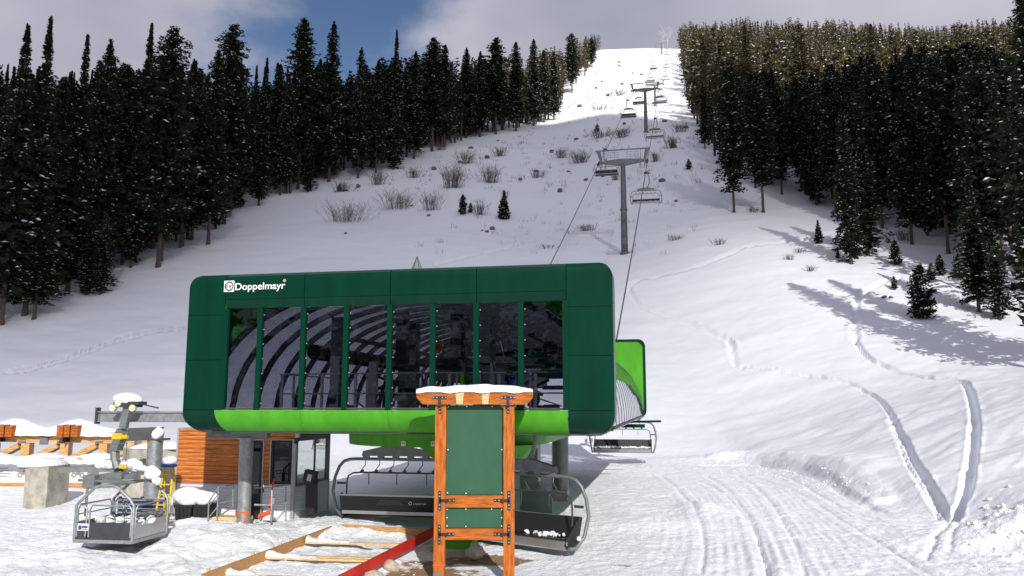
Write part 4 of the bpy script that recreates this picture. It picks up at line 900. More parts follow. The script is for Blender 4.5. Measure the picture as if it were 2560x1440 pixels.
m = MB(); m.tube([wrl(636, 1219, 23.0), wrl(680, 1220, 23.0), wrl(678, 1305, 23.0)], .026, 8); m.tube([wrl(636, 1262, 23.0), wrl(679, 1263, 23.0)], .03, 8); m.tube([wrl(683, 1217, 23.0), wrl(715, 1213, 23.6), wrl(714, 1290, 23.6)], .018, 8); m.tube([wrl(680, 1260, 23.0), wrl(714, 1252, 23.6)], .018, 8); m.box(wrl(684, 1252, 22.97), (.06, .04, .16)); part('rail_tube', m, M['galv'], hr, smooth=True)
m = MB(); a = wrl(575, 1302, 23.0); m.box((0, 0, 0), (1.0, .45, .09)); solo('door_step', m, M['lumber'], 'small plywood step half buried in snow below the booth door', 'step', (a.x, 23.2, a.z + .05), ROT)
# shovel
sh = thing('snow_shovel', 'orange snow shovel leaning against the booth beside the door', 'shovel', (0, 0, 0))
m = MB(); m.tube([wrl(686, 1197, 23.6), wrl(681, 1222, 23.4), wrl(672, 1275, 23.1)], .018, 8); m.tube([wrl(684, 1202, 23.58), wrl(682, 1216, 23.45)], .026, 8); part('shaft', m, M['orange'], sh, smooth=True)
m = MB(); c = wrl(668, 1288, 23.0)
for i in range(10):
    for j in range(6):
        def P(u, v): return c + Vector((-.22 + .34 * u, -.06 - .08 * math.sin(math.pi * v), -.10 + .15 * v * (1 - .25 * u) + .14 * u))
        m.add([P(i / 10, j / 6), P((i + 1) / 10, j / 6), P((i + 1) / 10, (j + 1) / 6), P(i / 10, (j + 1) / 6)], [(0, 1, 2, 3)])
part('blade', m, M['orange'], sh, smooth=True)
# black terminal stand
a = wrl(780, 1272, 23.9)
tmn = thing('control_stand', 'black slanted control stand in front of the booth side window', 'control stand', (a.x, 23.9, a.z - .15), R(-12))
m = MB(); m.prism([(-.14, 0), (.12, 0), (.10, .85), (.14, .98), (-.02, 1.08), (-.17, .85)], -.12, .12); part('pedestal', m, M['black'], tmn)
m = MB(); m.box((-.02, -.13, 1.08), (.34, .22, .34), Matrix.Rotation(R(12), 3, 'Y')); m.box((-.0, -.245, 1.05), (.13, .012, .2), Matrix.Rotation(R(12), 3, 'Y'), 1); part('head', m, [M['black'], M['alu']], tmn)
# snowy bins
for i, (px, lb) in enumerate(((468, 'left black tote bin buried under thick snow beside the booth'), (513, 'right black tote bin buried under thick snow beside the booth steps'))):
    a = wrl(px, 1285, 23.7); t = thing('tote_bin', lb, 'bin', (a.x, 23.7, a.z - .15), R(-8), 'black tote bins beside the booth')
    m = MB(); m.prism([(-.21, 0), (.21, 0), (.26, .42), (-.26, .42)], -.25, .25); m.bb(-.28, .28, -.27, .27, .36, .43)
    for x in (-.12, 0, .12): m.bb(x - .02, x + .02, -.27, -.24, .03, .38)
    part('bin_body', m, M['black'], t)
    m = MB(); m.blob((0, 0, .62), (.36, .33, .26), i + 9, .22, 3); part('snow_heap', m, M['snow'], t, smooth=True)

# ------------------------------------------------------------------ parking rail, work carrier, column with arm
pr = thing('parking_rail', 'grey steel rail beam sticking out of the station left side', 'rail beam', (0, 0, 0))
A = Vector((-10.74, 21.0, 3.27)); B = Vector((-7.9, 20.47, 3.27))
m = MB(); m.bar(A, B, .05, .22); m.bar(A + Vector((0, 0, .13)), B + Vector((0, 0, .13)), .16, .03); m.bar(A - Vector((0, 0, .12)), B - Vector((0, 0, .12)), .16, .02); part('beam', m, M['galv'], pr)
m = MB(); m.box(A + Vector((0, 0, .03)), (.05, .2, .42)); part('end_plate', m, M['dsteel'], pr)
wc = thing('work_carrier', 'grey open work basket hanging from the rail beam, snow on its crossbeam', 'work basket', (-9.78, 20.5, 0), R(-8))
def tubez(pts, r, **k): mm_.tube(pts, r, **k)
for x, z in ((-.26, 3.50), (-.12, 3.62), (.28, 3.50)): m = MB(); m.tube([(x, -.18, z), (x, -.08, z)], .085, 14); part('roller', m, M['cream'], wc)
m = MB(); m.box((.05, 0, 3.58), (.62, .3, .12)); m.box((.3, 0, 3.62), (.3, .36, .08)); m.bar((.4, 0, 3.6), (.85, .05, 3.5), .05, .03); part('trolley', m, M['dsteel'], wc)
m = MB(); m.blob((.04, 0, 3.74), (.40, .22, .17), 5, .25, 3); part('snow_lump', m, M['snow'], wc, smooth=True)
m = MB(); m.bar((.05, 0, 3.55), (-.03, 0, 3.0), .18, .14); m.bar((-.05, 0, 2.95), (-.2, 0, 2.45), .26, .2); m.tube([(-.22, 0, 2.5), (-.2, -.02, 2.25), (-.08, -.04, 2.0)], .11, 8); m.bar((-.45, -.1, 2.45), (.2, -.1, 2.45), .02); m.bar((.15, -.1, 2.2), (.15, -.1, 3.0), .015); m.bar((-.4, -.1, 2.22), (.2, -.1, 2.22), .02); m.bar((-.35, -.14, 2.62), (.2, -.14, 2.62), .02); m.bar((-.35, -.14, 2.9), (.2, -.14, 2.9), .02); part('hanger_arm', m, M['steel'], wc)
m = MB(); m.box((-.1, -.03, 2.80), (.26, .26, .15)); m.tube([(.0, -.1, 2.78), (.16, -.1, 2.78)], .05, 8); part('yellow_cover', m, M['yellow'], wc)
m = MB(); m.box((.1, -.05, 2.06), (.2, .16, .1)); part('yellow_cover', m, M['yellow'], wc)
m = MB(); m.bar((-1.45, -.3, 1.98), (.45, .35, 1.98), .2, .13); m.box((.1, -.2, 1.83), (.9, .3, .12)); m.box((-.5, -.4, 1.72), (.3, .3, .3)); m.box((.1, -.3, 1.86), (.4, .3, .14), mi=0); m.bar((-.8, -.5, 1.75), (.7, -.5, 1.72), .06); m.tube([(-.55, -.5, 1.6), (-.55, -.5, .9)], .03, 6); part('crossbeam', m, M['steel'], wc)
m = MB()
for k in range(14):
    u = k / 13; m.blob((-.55 + 1.2 * u, .0 + .2 * u, 2.09 - .10 * max(0, u - .6) * 4), (.16, .17, .11 + .05 * math.sin(k)), k, .25, 2)
m.blob((.75, .15, 1.85), (.22, .15, .14), 3, .3, 2); m.blob((.9, .1, 1.7), (.12, .1, .1), 4, .3, 2); part('beam_snow', m, M['snow'], wc, smooth=True, kind='stuff')
x0, x1, ya, yb, z0, zm, z1 = -.44, 1.04, -1.0, .42, .40, 1.22, 1.68
m = MB()
for y_ in (ya, yb):
    m.tube([(x0, y_, z0), (x0, y_, zm), (x0 + .12, y_, zm + .12), (x0 + .45, y_, z1 - .04), (x0 + .6, y_, z1), (x1 - .6, y_, z1), (x1 - .42, y_, z1 - .05), (x1 - .1, y_, zm + .14), (x1, y_, zm), (x1, y_, z0)], .035, 8)
    m.bar((x0, y_, z0), (x1, y_, z0), .06, .08)
for x in (x0, x1): m.bar((x, ya, z0), (x, yb, z0), .06, .08)
m.bar((x0 + .7, ya, z1), (x0 + .7, yb, z1), .06); m.bar((x1 - .65, ya, z1), (x1 - .65, yb, z1), .06)
part('basket_frame', m, M['galv'], wc, smooth=True)
m = MB()
for y_ in (ya, yb):
    for a, b_ in ((x0 + .05, -.16), (-.08, x1 - .05)):
        m.tube([(a, y_, z0 + .1), (a, y_, zm - .1), (a + .06, y_, zm), (b_ - .06, y_, zm), (b_, y_, zm - .1), (b_, y_, z0 + .1)], .02, 6)
for x in (x0, x1):
    m.tube([(x, ya + .08, z0 + .1), (x, ya + .08, zm - .1), (x, ya + .16, zm), (x, yb - .16, zm), (x, yb - .08, zm - .1), (x, yb - .08, z0)], .02, 6); m.bar((x, ya, 1.0), (x, yb, 1.0), .025)
for k in range(5): m.bar((x0 + .8 + k * .02, yb - .05, .98 - k * .05), (x1, yb - .05, .98 - k * .05), .02)
part('guard_rail', m, M['galv'], wc, smooth=True)
for a, b_, c, d in ((x0 + .04, -.14, ya, 'x'), (-.10, x1 - .03, ya, 'x'), (x0 + .04, x1 - .03, yb, 'x')):
    m = MB(); m.bb(a, b_, c - .01, c + .01, z0 + .05, .83); part('side_panel', m, M['dsteel'], wc)  # dark metal here paints in shade; the sunlit end panels get pale metal
for x in (x0, x1):
    m = MB(); m.bb(x - .01, x + .01, ya + .04, yb - .04, z0 + .05, .83); part('side_panel', m, M['alu'], wc)
m = MB(); m.bb(x0, x1, ya, yb, z0 + .03, z0 + .06); part('basket_floor', m, M['dsteel'], wc)
m = MB(); xs = x0 + .08; m.bb(xs, xs + .29, ya - .016, ya - .012, .64, .80); m.bb(xs + .02, xs + .10, ya - .02, ya - .016, .66, .76, 1); m.bb(xs + .11, xs + .26, ya - .02, ya - .016, .70, .75, 1); m.bb(xs + .11, xs + .26, ya - .02, ya - .016, .66, .685, 2); part('sticker', m, [M['white'], M['blue'], M['printred']], wc)
m = MB()
for k in range(16): m.blob((x0 + .15 + k * .09, -.3 + .3 * math.sin(k * 2.1), .80), (.10, .14, .07 + .03 * math.sin(k)), k, .3, 1)
part('basket_snow', m, M['snow'], wc, smooth=True, kind='stuff')
ca = thing('column_arm', 'round grey steel column with a box arm, behind the work basket', 'column', (-12.05, 27.5, 0))
m = MB(); m.tube([(0, 0, 0), (0, 0, 1.45)], .28, 18); m.tube([(0, 0, 1.45), (0, 0, 1.5)], .36, 18); m.tube([(0, 0, 1.5), (0, 0, 2.5)], .25, 18); part('column', m, M['galv'], ca, smooth=True)
m = MB(); m.bar((.25, 0, 2.62), (-1.1, -.4, 2.58), .3, .42); m.box((.05, 0, 2.42), (.7, .5, .06)); part('arm', m, M['dsteel'], ca)
m = MB(); m.blob((.12, -.1, 2.6), (.2, .25, .22), 3, .3, 2); part('snow_lump', m, M['snow'], ca, smooth=True)
# ladder and blue bench behind the basket
yl = thing('step_ladder', 'yellow stepladder standing between the work basket and the booth corner', 'ladder', (-9.95, 23.7, .25))
m = MB(); 
for s_ in (-1, 1): m.bar((s_ * .2, -.3, 0), (s_ * .12, 0, 1.55), .05, .03); m.bar((s_ * .2, .35, 0), (s_ * .12, 0, 1.5), .04, .03)
for k in range(5): m.bar((-.2 + k * .016, -.27 + k * .055, .22 + k * .28), (.2 - k * .016, -.27 + k * .055, .22 + k * .28), .08, .03)
part('ladder_frame', m, M['yellow'], yl)
m = MB(); m.box((0, 0, 1.58), (.36, .25, .08)); part('top_step', m, M['blue'], yl)
m = MB(); m.blob((0, 0, 1.72), (.2, .18, .14), 2, .2, 2); part('snow_lump', m, M['snow'], yl, smooth=True)
bl = thing('blue_pallet', 'dark blue slatted board standing in snow behind the work basket', 'pallet', (-11.1, 24.6, .25), R(-6))
for k in range(5):
    m = MB(); m.bb(-.75, .75, -.02 - .0, .02, .0 + k * .12, .04 + k * .12); part('slat', m, M['galv'], bl)
m = MB()
for x in (-.7, 0, .7): m.bb(x - .04, x + .04, .022, .10, -.1, .6)
m.bb(-.73, .73, .03, .06, -.05, .55)
part('backing_board', m, M['navy'], bl)

# ------------------------------------------------------------------ timber truss, wrapped lumber, concrete blocks
tx, ty = -16.0, 32.5
def lw(px, py, Y=32.5): d = ray(px, py); k = Y / d.y; return Vector((d.x * k, Y, EYE + d.z * k))
tr_ = thing('timber_truss', 'long glued timber truss frame with slanted braces under deep snow at the left', 'timber frame', (0, 0, 0))
a, b_ = lw(-120, 1094), lw(372, 1100)
m = MB(); m.bar(a, b_, .3, .27); part('top_chord', m, M['glulam'], tr_)
for px in (-50, 35, 132, 228, 325):
    t1 = lw(px + 30, 1110); t0 = lw(px + 36, 1150)
    m = MB(); m.box((t1 + t0) / 2, (.30, .55, (t1 - t0).length + .05), Matrix.Rotation(R(12), 3, 'Z')); part('upright', m, M['glulam'], tr_)
    m = MB(); m.bar(lw(px + 18, 1113), lw(px - 50, 1147), .45, .2); part('brace', m, M['glulam'], tr_)
    m = MB(); m.box(lw(px + 20, 1106, 32.33), (.28, .06, .12)); m.box(lw(px + 38, 1151, 32.33), (.22, .06, .06)); part('metal_bracket', m, M['steel'], tr_)
m = MB(); m.box(lw(110, 1102, 32.3), (.33, .05, .30)); part('metal_bracket', m, M['steel'], tr_)
m = MB(); n_ = 60; 
def snowstrip(pa, pb, w_, hf, nn=60, sub=8):
    vs = []; d = (pb - pa); sd_ = Vector((-d.y, d.x, 0)).normalized()
    for i in range(nn + 1):
        u = i / nn; c = pa + d * u; h_ = hf(u)
        for j in range(sub + 1):
            v = j / sub * 2 - 1; e = math.sqrt(max(0, 1 - v ** 4)); vs.append(c + sd_ * v * w_ * (1 + .08 * math.sin(u * 37)) + Vector((0, 0, h_ * e + .012 * math.sin(u * 90 + v * 4))))
    k = sub + 1; fs = [(i * k + j, i * k + j + 1, (i + 1) * k + j + 1, (i + 1) * k + j) for i in range(nn) for j in range(sub)]
    fs += [(i * k, (i + 1) * k, (i + 1) * k + sub, i * k + sub) for i in range(nn)]
    m = MB(); m.add(vs, fs); return m
def h1(u):
    px = -120 + 492 * u; b_ = .30
    for c in (20, 175): b_ = max(b_, .30 + .36 * math.exp(-((px - c - 20) / 48) ** 2))
    if px > 300: b_ *= max(.25, 1 - (px - 300) / 90)
    return b_
part('snow_cap', snowstrip(a + Vector((0, 0, .13)), b_ + Vector((0, 0, .13)), .42, h1), M['snow'], tr_, smooth=True)
for px, lb in ((15, 'left bundle of banded timber pieces on the truss under snow'), (178, 'right bundle of banded timber pieces on the truss under snow')):
    t = thing('timber_bundle', lb, 'timber bundle', lw(px, 1079, 32.15), 0, 'timber bundles on the truss')
    for r_ in range(4):
        for c_ in range(3):
            m = MB(); m.bb(-.42 + c_ * .28, -.155 + c_ * .28, -.3, .4, -.2 + r_ * .115, -.095 + r_ * .115); part('timber_piece', m, M['cedarh'], t)
    m = MB(); m.bb(-.16, -.13, -.31, .3, -.4, .28); m.bb(.1, .13, -.31, .3, -.22, .28); part('band', m, M['black'], t)
m_ = snowstrip(lw(-80, 1158, 31.6), lw(290, 1158, 31.6), .5, lambda u: .26 + .14 * math.sin(u * 9) ** 2)
lp = thing('lumber_stack', 'stack of lumber in white printed wrap under snow at the far left', 'lumber stack', (0, 0, 0))
part('snow_cap', m_, M['snow'], lp, smooth=True)
A = lw(-90, 1205, 31.7); B = lw(216, 1207, 31.7)
m = MB(); m.bb(A.x, B.x, 31.7, 32.6, lw(0, 1207, 31.7).z, lw(0, 1160, 31.7).z); wr = part('wrapped_pack', m, M['wrap'], lp)
m = MB(); m.bb(A.x, B.x + .05, 31.66, 32.6, lw(0, 1218, 31.7).z - .25, lw(0, 1207, 31.7).z); part('bare_boards', m, M['ply'], lp)
m = MB(); m.bb(lw(150, 1150, 31.3).x, lw(208, 1150, 31.3).x, 31.2, 31.5, lw(150, 1153, 31.3).z, lw(150, 1145, 31.3).z); part('loose_board', m, M['cedarh'], lp)
for px in (60, 195):      # printed motif on the wrap: two wheels with a rider block, and lines of small print
    c = lw(px, 1184, 31.69); m = MB()
    for dx in (-.16, .16): disc(m, c.x + dx, c.z - .06, 31.688, .10, ri=.05, n=16)
    m.bb(c.x - .2, c.x + .18, 31.684, 31.688, c.z + .17, c.z + .20); m.bb(c.x - .1, c.x + .12, 31.686, 31.69, c.z - .05, c.z + .03); m.bb(c.x - .05, c.x + .08, 31.683, 31.687, c.z + .03, c.z + .11, 1); part('wrap_print', m, [M['print'], M['printred']], wr)
for px in (12, 130):
    c = lw(px, 1178, 31.69); m = MB()
    for k in range(4): m.bb(c.x - .3, c.x + .1 + .06 * (k % 3), 31.684, 31.69, c.z + .1 - k * .1, c.z + .125 - k * .1)
    part('wrap_print', m, M['print'], wr)
def block(name, label, pts, z0, z1, seam=True, grp='cast concrete blocks'):
    t = thing(name, label, 'concrete block', (0, 0, 0), group=grp)
    m = MB(); m.prism(pts, z0, z1, axis='z'); part('block_body', m, M['concrete'], t)
    return t
p0 = Vector((-15.72, 27.1)); t = block('concrete_block', 'cast concrete block with snow cap standing alone left of the work basket', [(-16.55, 28.0), (-16.0, 26.9), (-15.6, 26.75), (-15.3, 27.0), (-15.35, 28.4), (-16.2, 28.7)], .0, 1.55)
m = MB(); m.bar((-16.55, 28.0, .62), (-16.0, 26.9, .62), .02, .02); m.bar((-16.0, 26.9, .62), (-15.6, 26.75, .62), .02, .02); m.bar((-15.8, 26.82, .0), (-15.8, 26.82, 1.5), .02); part('form_seam', m, M['concrete'], t)
m = MB(); m.blob((-15.9, 27.7, 1.56), (.66, .95, .24), 4, .12, 3, flat=-.02); part('snow_cap', m, M['snow'], t, smooth=True)
t = block('concrete_block', 'wide cast concrete block behind the work basket', [(-14.6, 30.6), (-13.9, 29.6), (-13.3, 29.4), (-11.2, 30.6), (-12.0, 31.8)], .0, 1.95)
m = MB(); m.blob((-12.9, 30.6, 1.97), (1.5, .9, .28), 6, .15, 3, flat=-.02); part('snow_cap', m, M['snow'], t, smooth=True)
t = block('concrete_block', 'concrete block half hidden behind the booth corner', [(-11.9, 30.0), (-10.9, 30.0), (-10.9, 31.5), (-11.9, 31.5)], .1, 1.9)
m = MB(); m.blob((-11.4, 30.6, 1.95), (.7, .8, .25), 7, .25, 3, flat=-.02); part('snow_cap', m, M['snow'], t, smooth=True)

# ------------------------------------------------------------------ timber form in the foreground
fm = thing('timber_form', 'shallow timber formwork frame lying in trampled snow in the foreground', 'formwork', (0, 0, 0))
def gb(name, p, q, w_, h_, mt, lift=0.0, par=fm, label=None):
    m = MB(); m.bar(Vector(p) + Vector((0, 0, lift)), Vector(q) + Vector((0, 0, lift)), w_, h_); return part(name, m, M[mt], par, label)
F0 = wrl(505, 1452, 16.6); F1 = wrl(842, 1322, 23.0); F2 = wrl(1098, 1337, 22.2)
gb('form_board', F0, F1, .05, .26, 'ply', .0); gb('form_board', F1 + Vector((.03, -.03, 0)), F2, .05, .26, 'ply', .0)
for (a, b_, y0_, y1_) in (((765, 1356), (1020, 1362), 20.9, 20.4), ((662, 1394), (935, 1402), 19.1, 18.7), ((537, 1436), (800, 1447), 17.5, 17.1)):
    gb('cross_board', wrl(*a, y0_), wrl(*b, y1_) if False else wrl(*b_, y1_), .10, .05, 'lumber')
    A_ = wrl(*a, y0_); B_ = wrl(*b_, y1_); m = snowstrip(A_ + Vector((.02, .06, .03)), A_.lerp(B_, .55) + Vector((0, .06, .0)), .12, lambda u: max(.0, .10 * (1 - u) ** .8 * (1 + .35 * math.sin(u * 17 + y0_)) - .006), 24, 6); part('board_snow', m, M['snow'], fm, smooth=True)
gb('cross_board', wrl(664, 1389, 19.4), wrl(935, 1396, 19.0), .10, .05, 'lumber')
for px, py, Y in ((632, 1400, 18.9), (700, 1372, 20.2), (520, 1440, 17.2)):
    p_ = wrl(px, py, Y); m = MB(); m.box(p_, (.07, .05, .3)); part('stake', m, M['lumber'], fm)
m = MB(); a = wrl(846, 1455, 16.3); b_ = wrl(1087, 1328, 21.9); m.bar(a, b_, .05, .24); rb_ = solo('red_board', m, M['red'], 'long red painted board on edge along the right side of the timber form', 'board')
m = MB(); p_ = wrl(962, 1398, 18.7); m.box(p_, (.05, .05, .22)); p_ = wrl(895, 1420, 17.8); m.box(p_, (.05, .05, .2)); part('stake', m, M['lumber'], rb_)
def rock(px, py, r_, mt, lb, seed, grp=None, snow=0, Y=None, squash=.7):
    p_ = gp(px, py); m = MB(); m.blob((0, 0, r_ * .35), (r_, r_ * .85, r_ * squash), seed, .35, 2); 
    o = thing('rock', lb, 'rock', p_, seed * 1.3, grp); part('stone', m, M[mt], o)
    if snow: m2 = MB(); m2.blob((.0, r_ * .1, r_ * (.35 + squash * .8)), (r_ * .85, r_ * .8, r_ * .25), seed + 3, .2, 1); part('snow_cap', m2, M['snow'], o, smooth=True)
    return o
rock(1190, 1392, .28, 'palerock', 'pale rounded rock against the green footing between the sign posts', 3)
rock(977, 1418, .20, 'palerock', 'small pale rock beside the red board, farther one', 4)
rock(937, 1446, .24, 'palerock', 'pale rock beside the red board at the bottom edge', 5)

# ------------------------------------------------------------------ rocks, stumps, brush on the slope
RK = [(1072, 540, .5, 'redrock', 1), (1028, 517, .45, 'redrock', 0), (1230, 575, .65, 'rock', 1), (1218, 581, .45, 'rock', 0), (1205, 577, .25, 'rock', 0), (1475, 425, 0, 0, 0), (895, 470, .8, 'rock', 0), (1176, 372, .8, 'rock', 0), (1085, 424, .9, 'redrock', 1), (1150, 406, .6, 'rock', 0), (1218, 396, .9, 'rock', 1), (1380, 382, .9, 'rock', 1), (1420, 430, .5, 'rock', 0), (1400, 480, .85, 'rock', 1), (1465, 452, .6, 'redrock', 0), (1508, 442, .55, 'rock', 0), (1655, 456, .75, 'rock', 0), (1690, 500, .45, 'redrock', 0), (1300, 450, .6, 'redrock', 1), (1340, 430, .7, 'rock', 1), (1245, 352, .6, 'rock', 0), (1440, 350, .8, 'rock', 0), (1560, 312, .8, 'rock', 0), (1661, 305, 1.0, 'rock', 0), (1685, 370, 1.0, 'rock', 1), (1715, 320, .9, 'rock', 0), (1548, 157, 1.2, 'rock', 0), (1548, 166, 1.1, 'rock', 0), (1520, 240, 1.2, 'rock', 0), (1450, 268, 1.3, 'redrock', 0), (1555, 212, 1.0, 'rock', 0), (1505, 205, 1.0, 'rock', 0), (1582, 184, 1.0, 'rock', 0), (2212, 745, .35, 'rock', 1), (2228, 748, .3, 'rock', 0), (865, 585, .35, 'rock', 0), (160, 713, .5, 'rock', 0), (1490, 222, 1.0, 'rock', 0), (1604, 188, 1.0, 'rock', 0)]
k = 0
def near_word(px, py):
    if py < 300: return 'on the sunlit upper run'
    if px < 1000: return 'near the left forest edge'
    if px < 1340: return 'on the brushy left part of the slope'
    if px < 1560: return 'on the slope left of the nearest tower'
    if px < 2000: return 'on the slope right of the towers'
    return 'in the snow below the right forest'
for px, py, r_, mt, sn in RK:
    if not r_: continue
    k += 1; rock(px, py, r_ * .72, mt, ('dark ' if mt == 'rock' else 'reddish ') + ('snow-capped ' if sn else 'bare ') + 'rock ' + near_word(px, py), k + 10, 'rocks poking through the snow', sn)
def bush(px, py, wpx, hpx, seed, lb, dens=1.0):
    p_ = gp(px, py); dist = p_.y; sw = wpx / FPX * dist * .5; shh = hpx / FPX * dist * 1.05; rnd = random.Random(seed); m = MB()
    th = max(.013, .00016 * dist)
    for i in range(int(55 * dens)):
        a = rnd.uniform(0, 2 * math.pi); bx_ = rnd.gauss(0, sw * .35); by_ = rnd.gauss(0, sw * .25); ln = rnd.uniform(.12, .55) ; h_ = shh * rnd.uniform(.45, 1.0)
        ox = (bx_ / max(sw, .1)) * sw * .7 + math.cos(a) * sw * ln * .6; oy = math.sin(a) * sw * ln
        pts = [Vector((bx_, by_, -.1)), Vector((bx_ + ox * .35, by_ + oy * .35, h_ * .45)), Vector((bx_ + ox, by_ + oy, h_))]
        m.tube(pts, [th * 1.2, th, th * .4], 3, cap=False)
        for j in range(rnd.randint(2, 5)):
            t_ = rnd.uniform(.3, .9); q_ = pts[0].lerp(pts[1], t_ * 2) if t_ < .5 else pts[1].lerp(pts[2], t_ * 2 - 1)
            m.tube([q_, q_ + Vector((rnd.gauss(0, .22) * shh, rnd.gauss(0, .15) * shh, rnd.uniform(.12, .38) * shh))], [th * .7, th * .3], 3, cap=False)
    return solo('bare_bush', m, M['twig'], lb, 'bush', p_, 0, 'leafless bushes on the snowy slope')
BU = [(865, 555, 115, 55, 1.4, 'wide low leafless bush above the left half of the station roof'), (995, 523, 100, 50, 1.4, 'leafless bush with a reddish rock in front of it'), (1080, 527, 60, 55, .8, 'upright leafless bush left of the two small firs'), (1133, 470, 62, 62, 1.6, 'tallest rounded leafless bush on the slope'), (1226, 458, 60, 46, 1.2, 'rounded leafless bush right of the tallest one'), (945, 462, 45, 40, .9, 'leafless bush just below the left forest edge'), (1033, 445, 40, 28, .8, 'small leafless bush between forest edge and tallest bush'), (1200, 538, 40, 38, .7, 'leafless bush between the two small firs'), (1450, 408, 55, 36, 1.2, 'dark leafless bush left of the nearest tower head'), (1405, 395, 45, 25, .9, 'low leafless bush left of the dark one'), (1470, 578, 50, 18, .9, 'low brush clump left of the nearest tower foot'), (1165, 410, 60, 35, 1, 'brush at the top of the bushy patch'), (1250, 392, 40, 26, .8, 'brush clump at the forest corner'), (1500, 345, 75, 22, 1.3, 'long low brush band below the shadow edge'), (1555, 345, 60, 28, 1.2, 'brush behind the chair between the first and second towers'), (1680, 372, 35, 36, .9, 'brush right of the second tower foot'), (1640, 405, 35, 28, .7, 'brush right of the nearest tower head'), (1540, 450, 28, 16, .6, 'tiny brush by the first chair'), (565, 545, 38, 75, 1.1, 'leafless brush at the foot of the left forest'), (625, 468, 40, 45, .8, 'brush between trunks at the left forest edge'), (660, 495, 35, 25, .5, 'thin brush in front of the left forest'), (855, 480, 45, 30, .8, 'brush around the broken stump'), (1690, 600, 40, 14, .6, 'dry grass tuft right of the nearest tower'), (1800, 612, 30, 16, .5, 'dry grass tuft on the right slope'), (2000, 632, 40, 12, .5, 'dry tuft left of the small right fir'), (1975, 652, 30, 14, .5, 'dry tuft below the right ski track'), (2027, 678, 26, 16, .5, 'dry tuft lowest on the right slope'), (1880, 530, 35, 14, .6, 'brush under the two leaning right trees'), (2190, 560, 60, 35, 1, 'brush inside the right forest edge'), (2260, 600, 60, 30, .9, 'brush below the leaning trunks at the right'), (2390, 700, 60, 35, .9, 'brush between the small right firs'), (1370, 620, 40, 12, .5, 'tiny dry tuft above the station roof'), (1265, 490, 25, 14, .4, 'tiny twigs right of the rounded bush'), (1345, 445, 45, 24, .7, 'sparse brush with rocks left of the first chair'), (1100, 375, 45, 25, .7, 'brush at the left forest foot'), (1330, 310, 60, 16, .8, 'brush under the forest corner at the shadow edge'), (1700, 330, 40, 26, .8, 'brush at the right forest corner'), (1545, 240, 50, 20, .6, 'sunlit brush left of the second tower head'), (1500, 275, 60, 16, .6, 'sunlit brush just above the shadow edge'), (2290, 545, 40, 30, .6, 'brush in the right forest')]
for i, (px, py, w_, h_, dn, lb) in enumerate(BU): bush(px, py, w_, h_, i + 50, lb, dn)
# scattered twigs on the brushy part of the slope: nobody could count them
m = MB(); rnd = random.Random(77)
for i in range(950):
    px = rnd.uniform(820, 1760); py = rnd.uniform(180, 640)
    if py > 480 and (px < 1000 or rnd.random() < .75): continue
    if px < 1250 and py < 460 - (px - 820) * .25: continue
    if px < 1420 and py < 310: continue
    p_ = ground(px, py, Hbase, 60)
    th = max(.013, .00017 * p_.y)
    for j in range(rnd.randint(3, 9)):
        q_ = p_ + Vector((rnd.gauss(0, .35), rnd.gauss(0, .35), -.1)); m.tube([q_, q_ + Vector((rnd.gauss(0, .2), rnd.gauss(0, .2), rnd.uniform(.25, .9)))], [th, th * .4], 3, cap=False)
tw = part('scattered_twigs', m, M['twig'], None, kind='stuff')
st1 = thing('broken_stump', 'broken brown tree stump with splintered top near the left forest edge', 'stump', gp(848, 478)); m = MB(); m.tube([(0, 0, -.2), (.02, 0, .8), (.1, 0, 1.5)], [.45, .36, .12], 9); m.tube([(.4, 0, .1), (1.6, -.2, .2)], [.25, .15], 7); part('trunk', m, M['bark'], st1)
st2 = thing('cut_stump', 'small orange-brown cut stump standing between the left forest trunks', 'stump', gp(661, 497)); m = MB(); m.tube([(0, 0, -.2), (0, 0, 1.0)], [.28, .2], 9); part('trunk', m, M['stump'], st2)
# snow clods
m = MB(); rnd = random.Random(8)
for i in range(150):
    px = rnd.gauss(2480, 75); py = rnd.gauss(1345, 40)
    if py > 1440 or px > 2600 or px < 2415: continue
    p_ = gp(px, py); r_ = rnd.uniform(.02, .085); m.blob((p_.x, p_.y, p_.z + r_ * .3), (r_, r_, r_ * .8), i, .4, 1)
for i in range(70):
    u = rnd.random(); px = 1780 + 380 * u + rnd.gauss(0, 14); py = 1168 + 70 * u ** 1.5 + rnd.gauss(0, 10); p_ = gp(px, py); r_ = rnd.uniform(.02, .06); m.blob((p_.x, p_.y, p_.z + r_ * .3), (r_, r_, r_ * .8), i, .4, 1)
for i in range(90):
    px = rnd.uniform(520, 1060); py = rnd.uniform(1330, 1440); p_ = gp(px, py); r_ = rnd.uniform(.012, .035); m.blob((p_.x, p_.y, p_.z + r_ * .3), (r_, r_, r_ * .7), i, .4, 1)
part('snow_clods', m, M['snow'], None, kind='stuff')
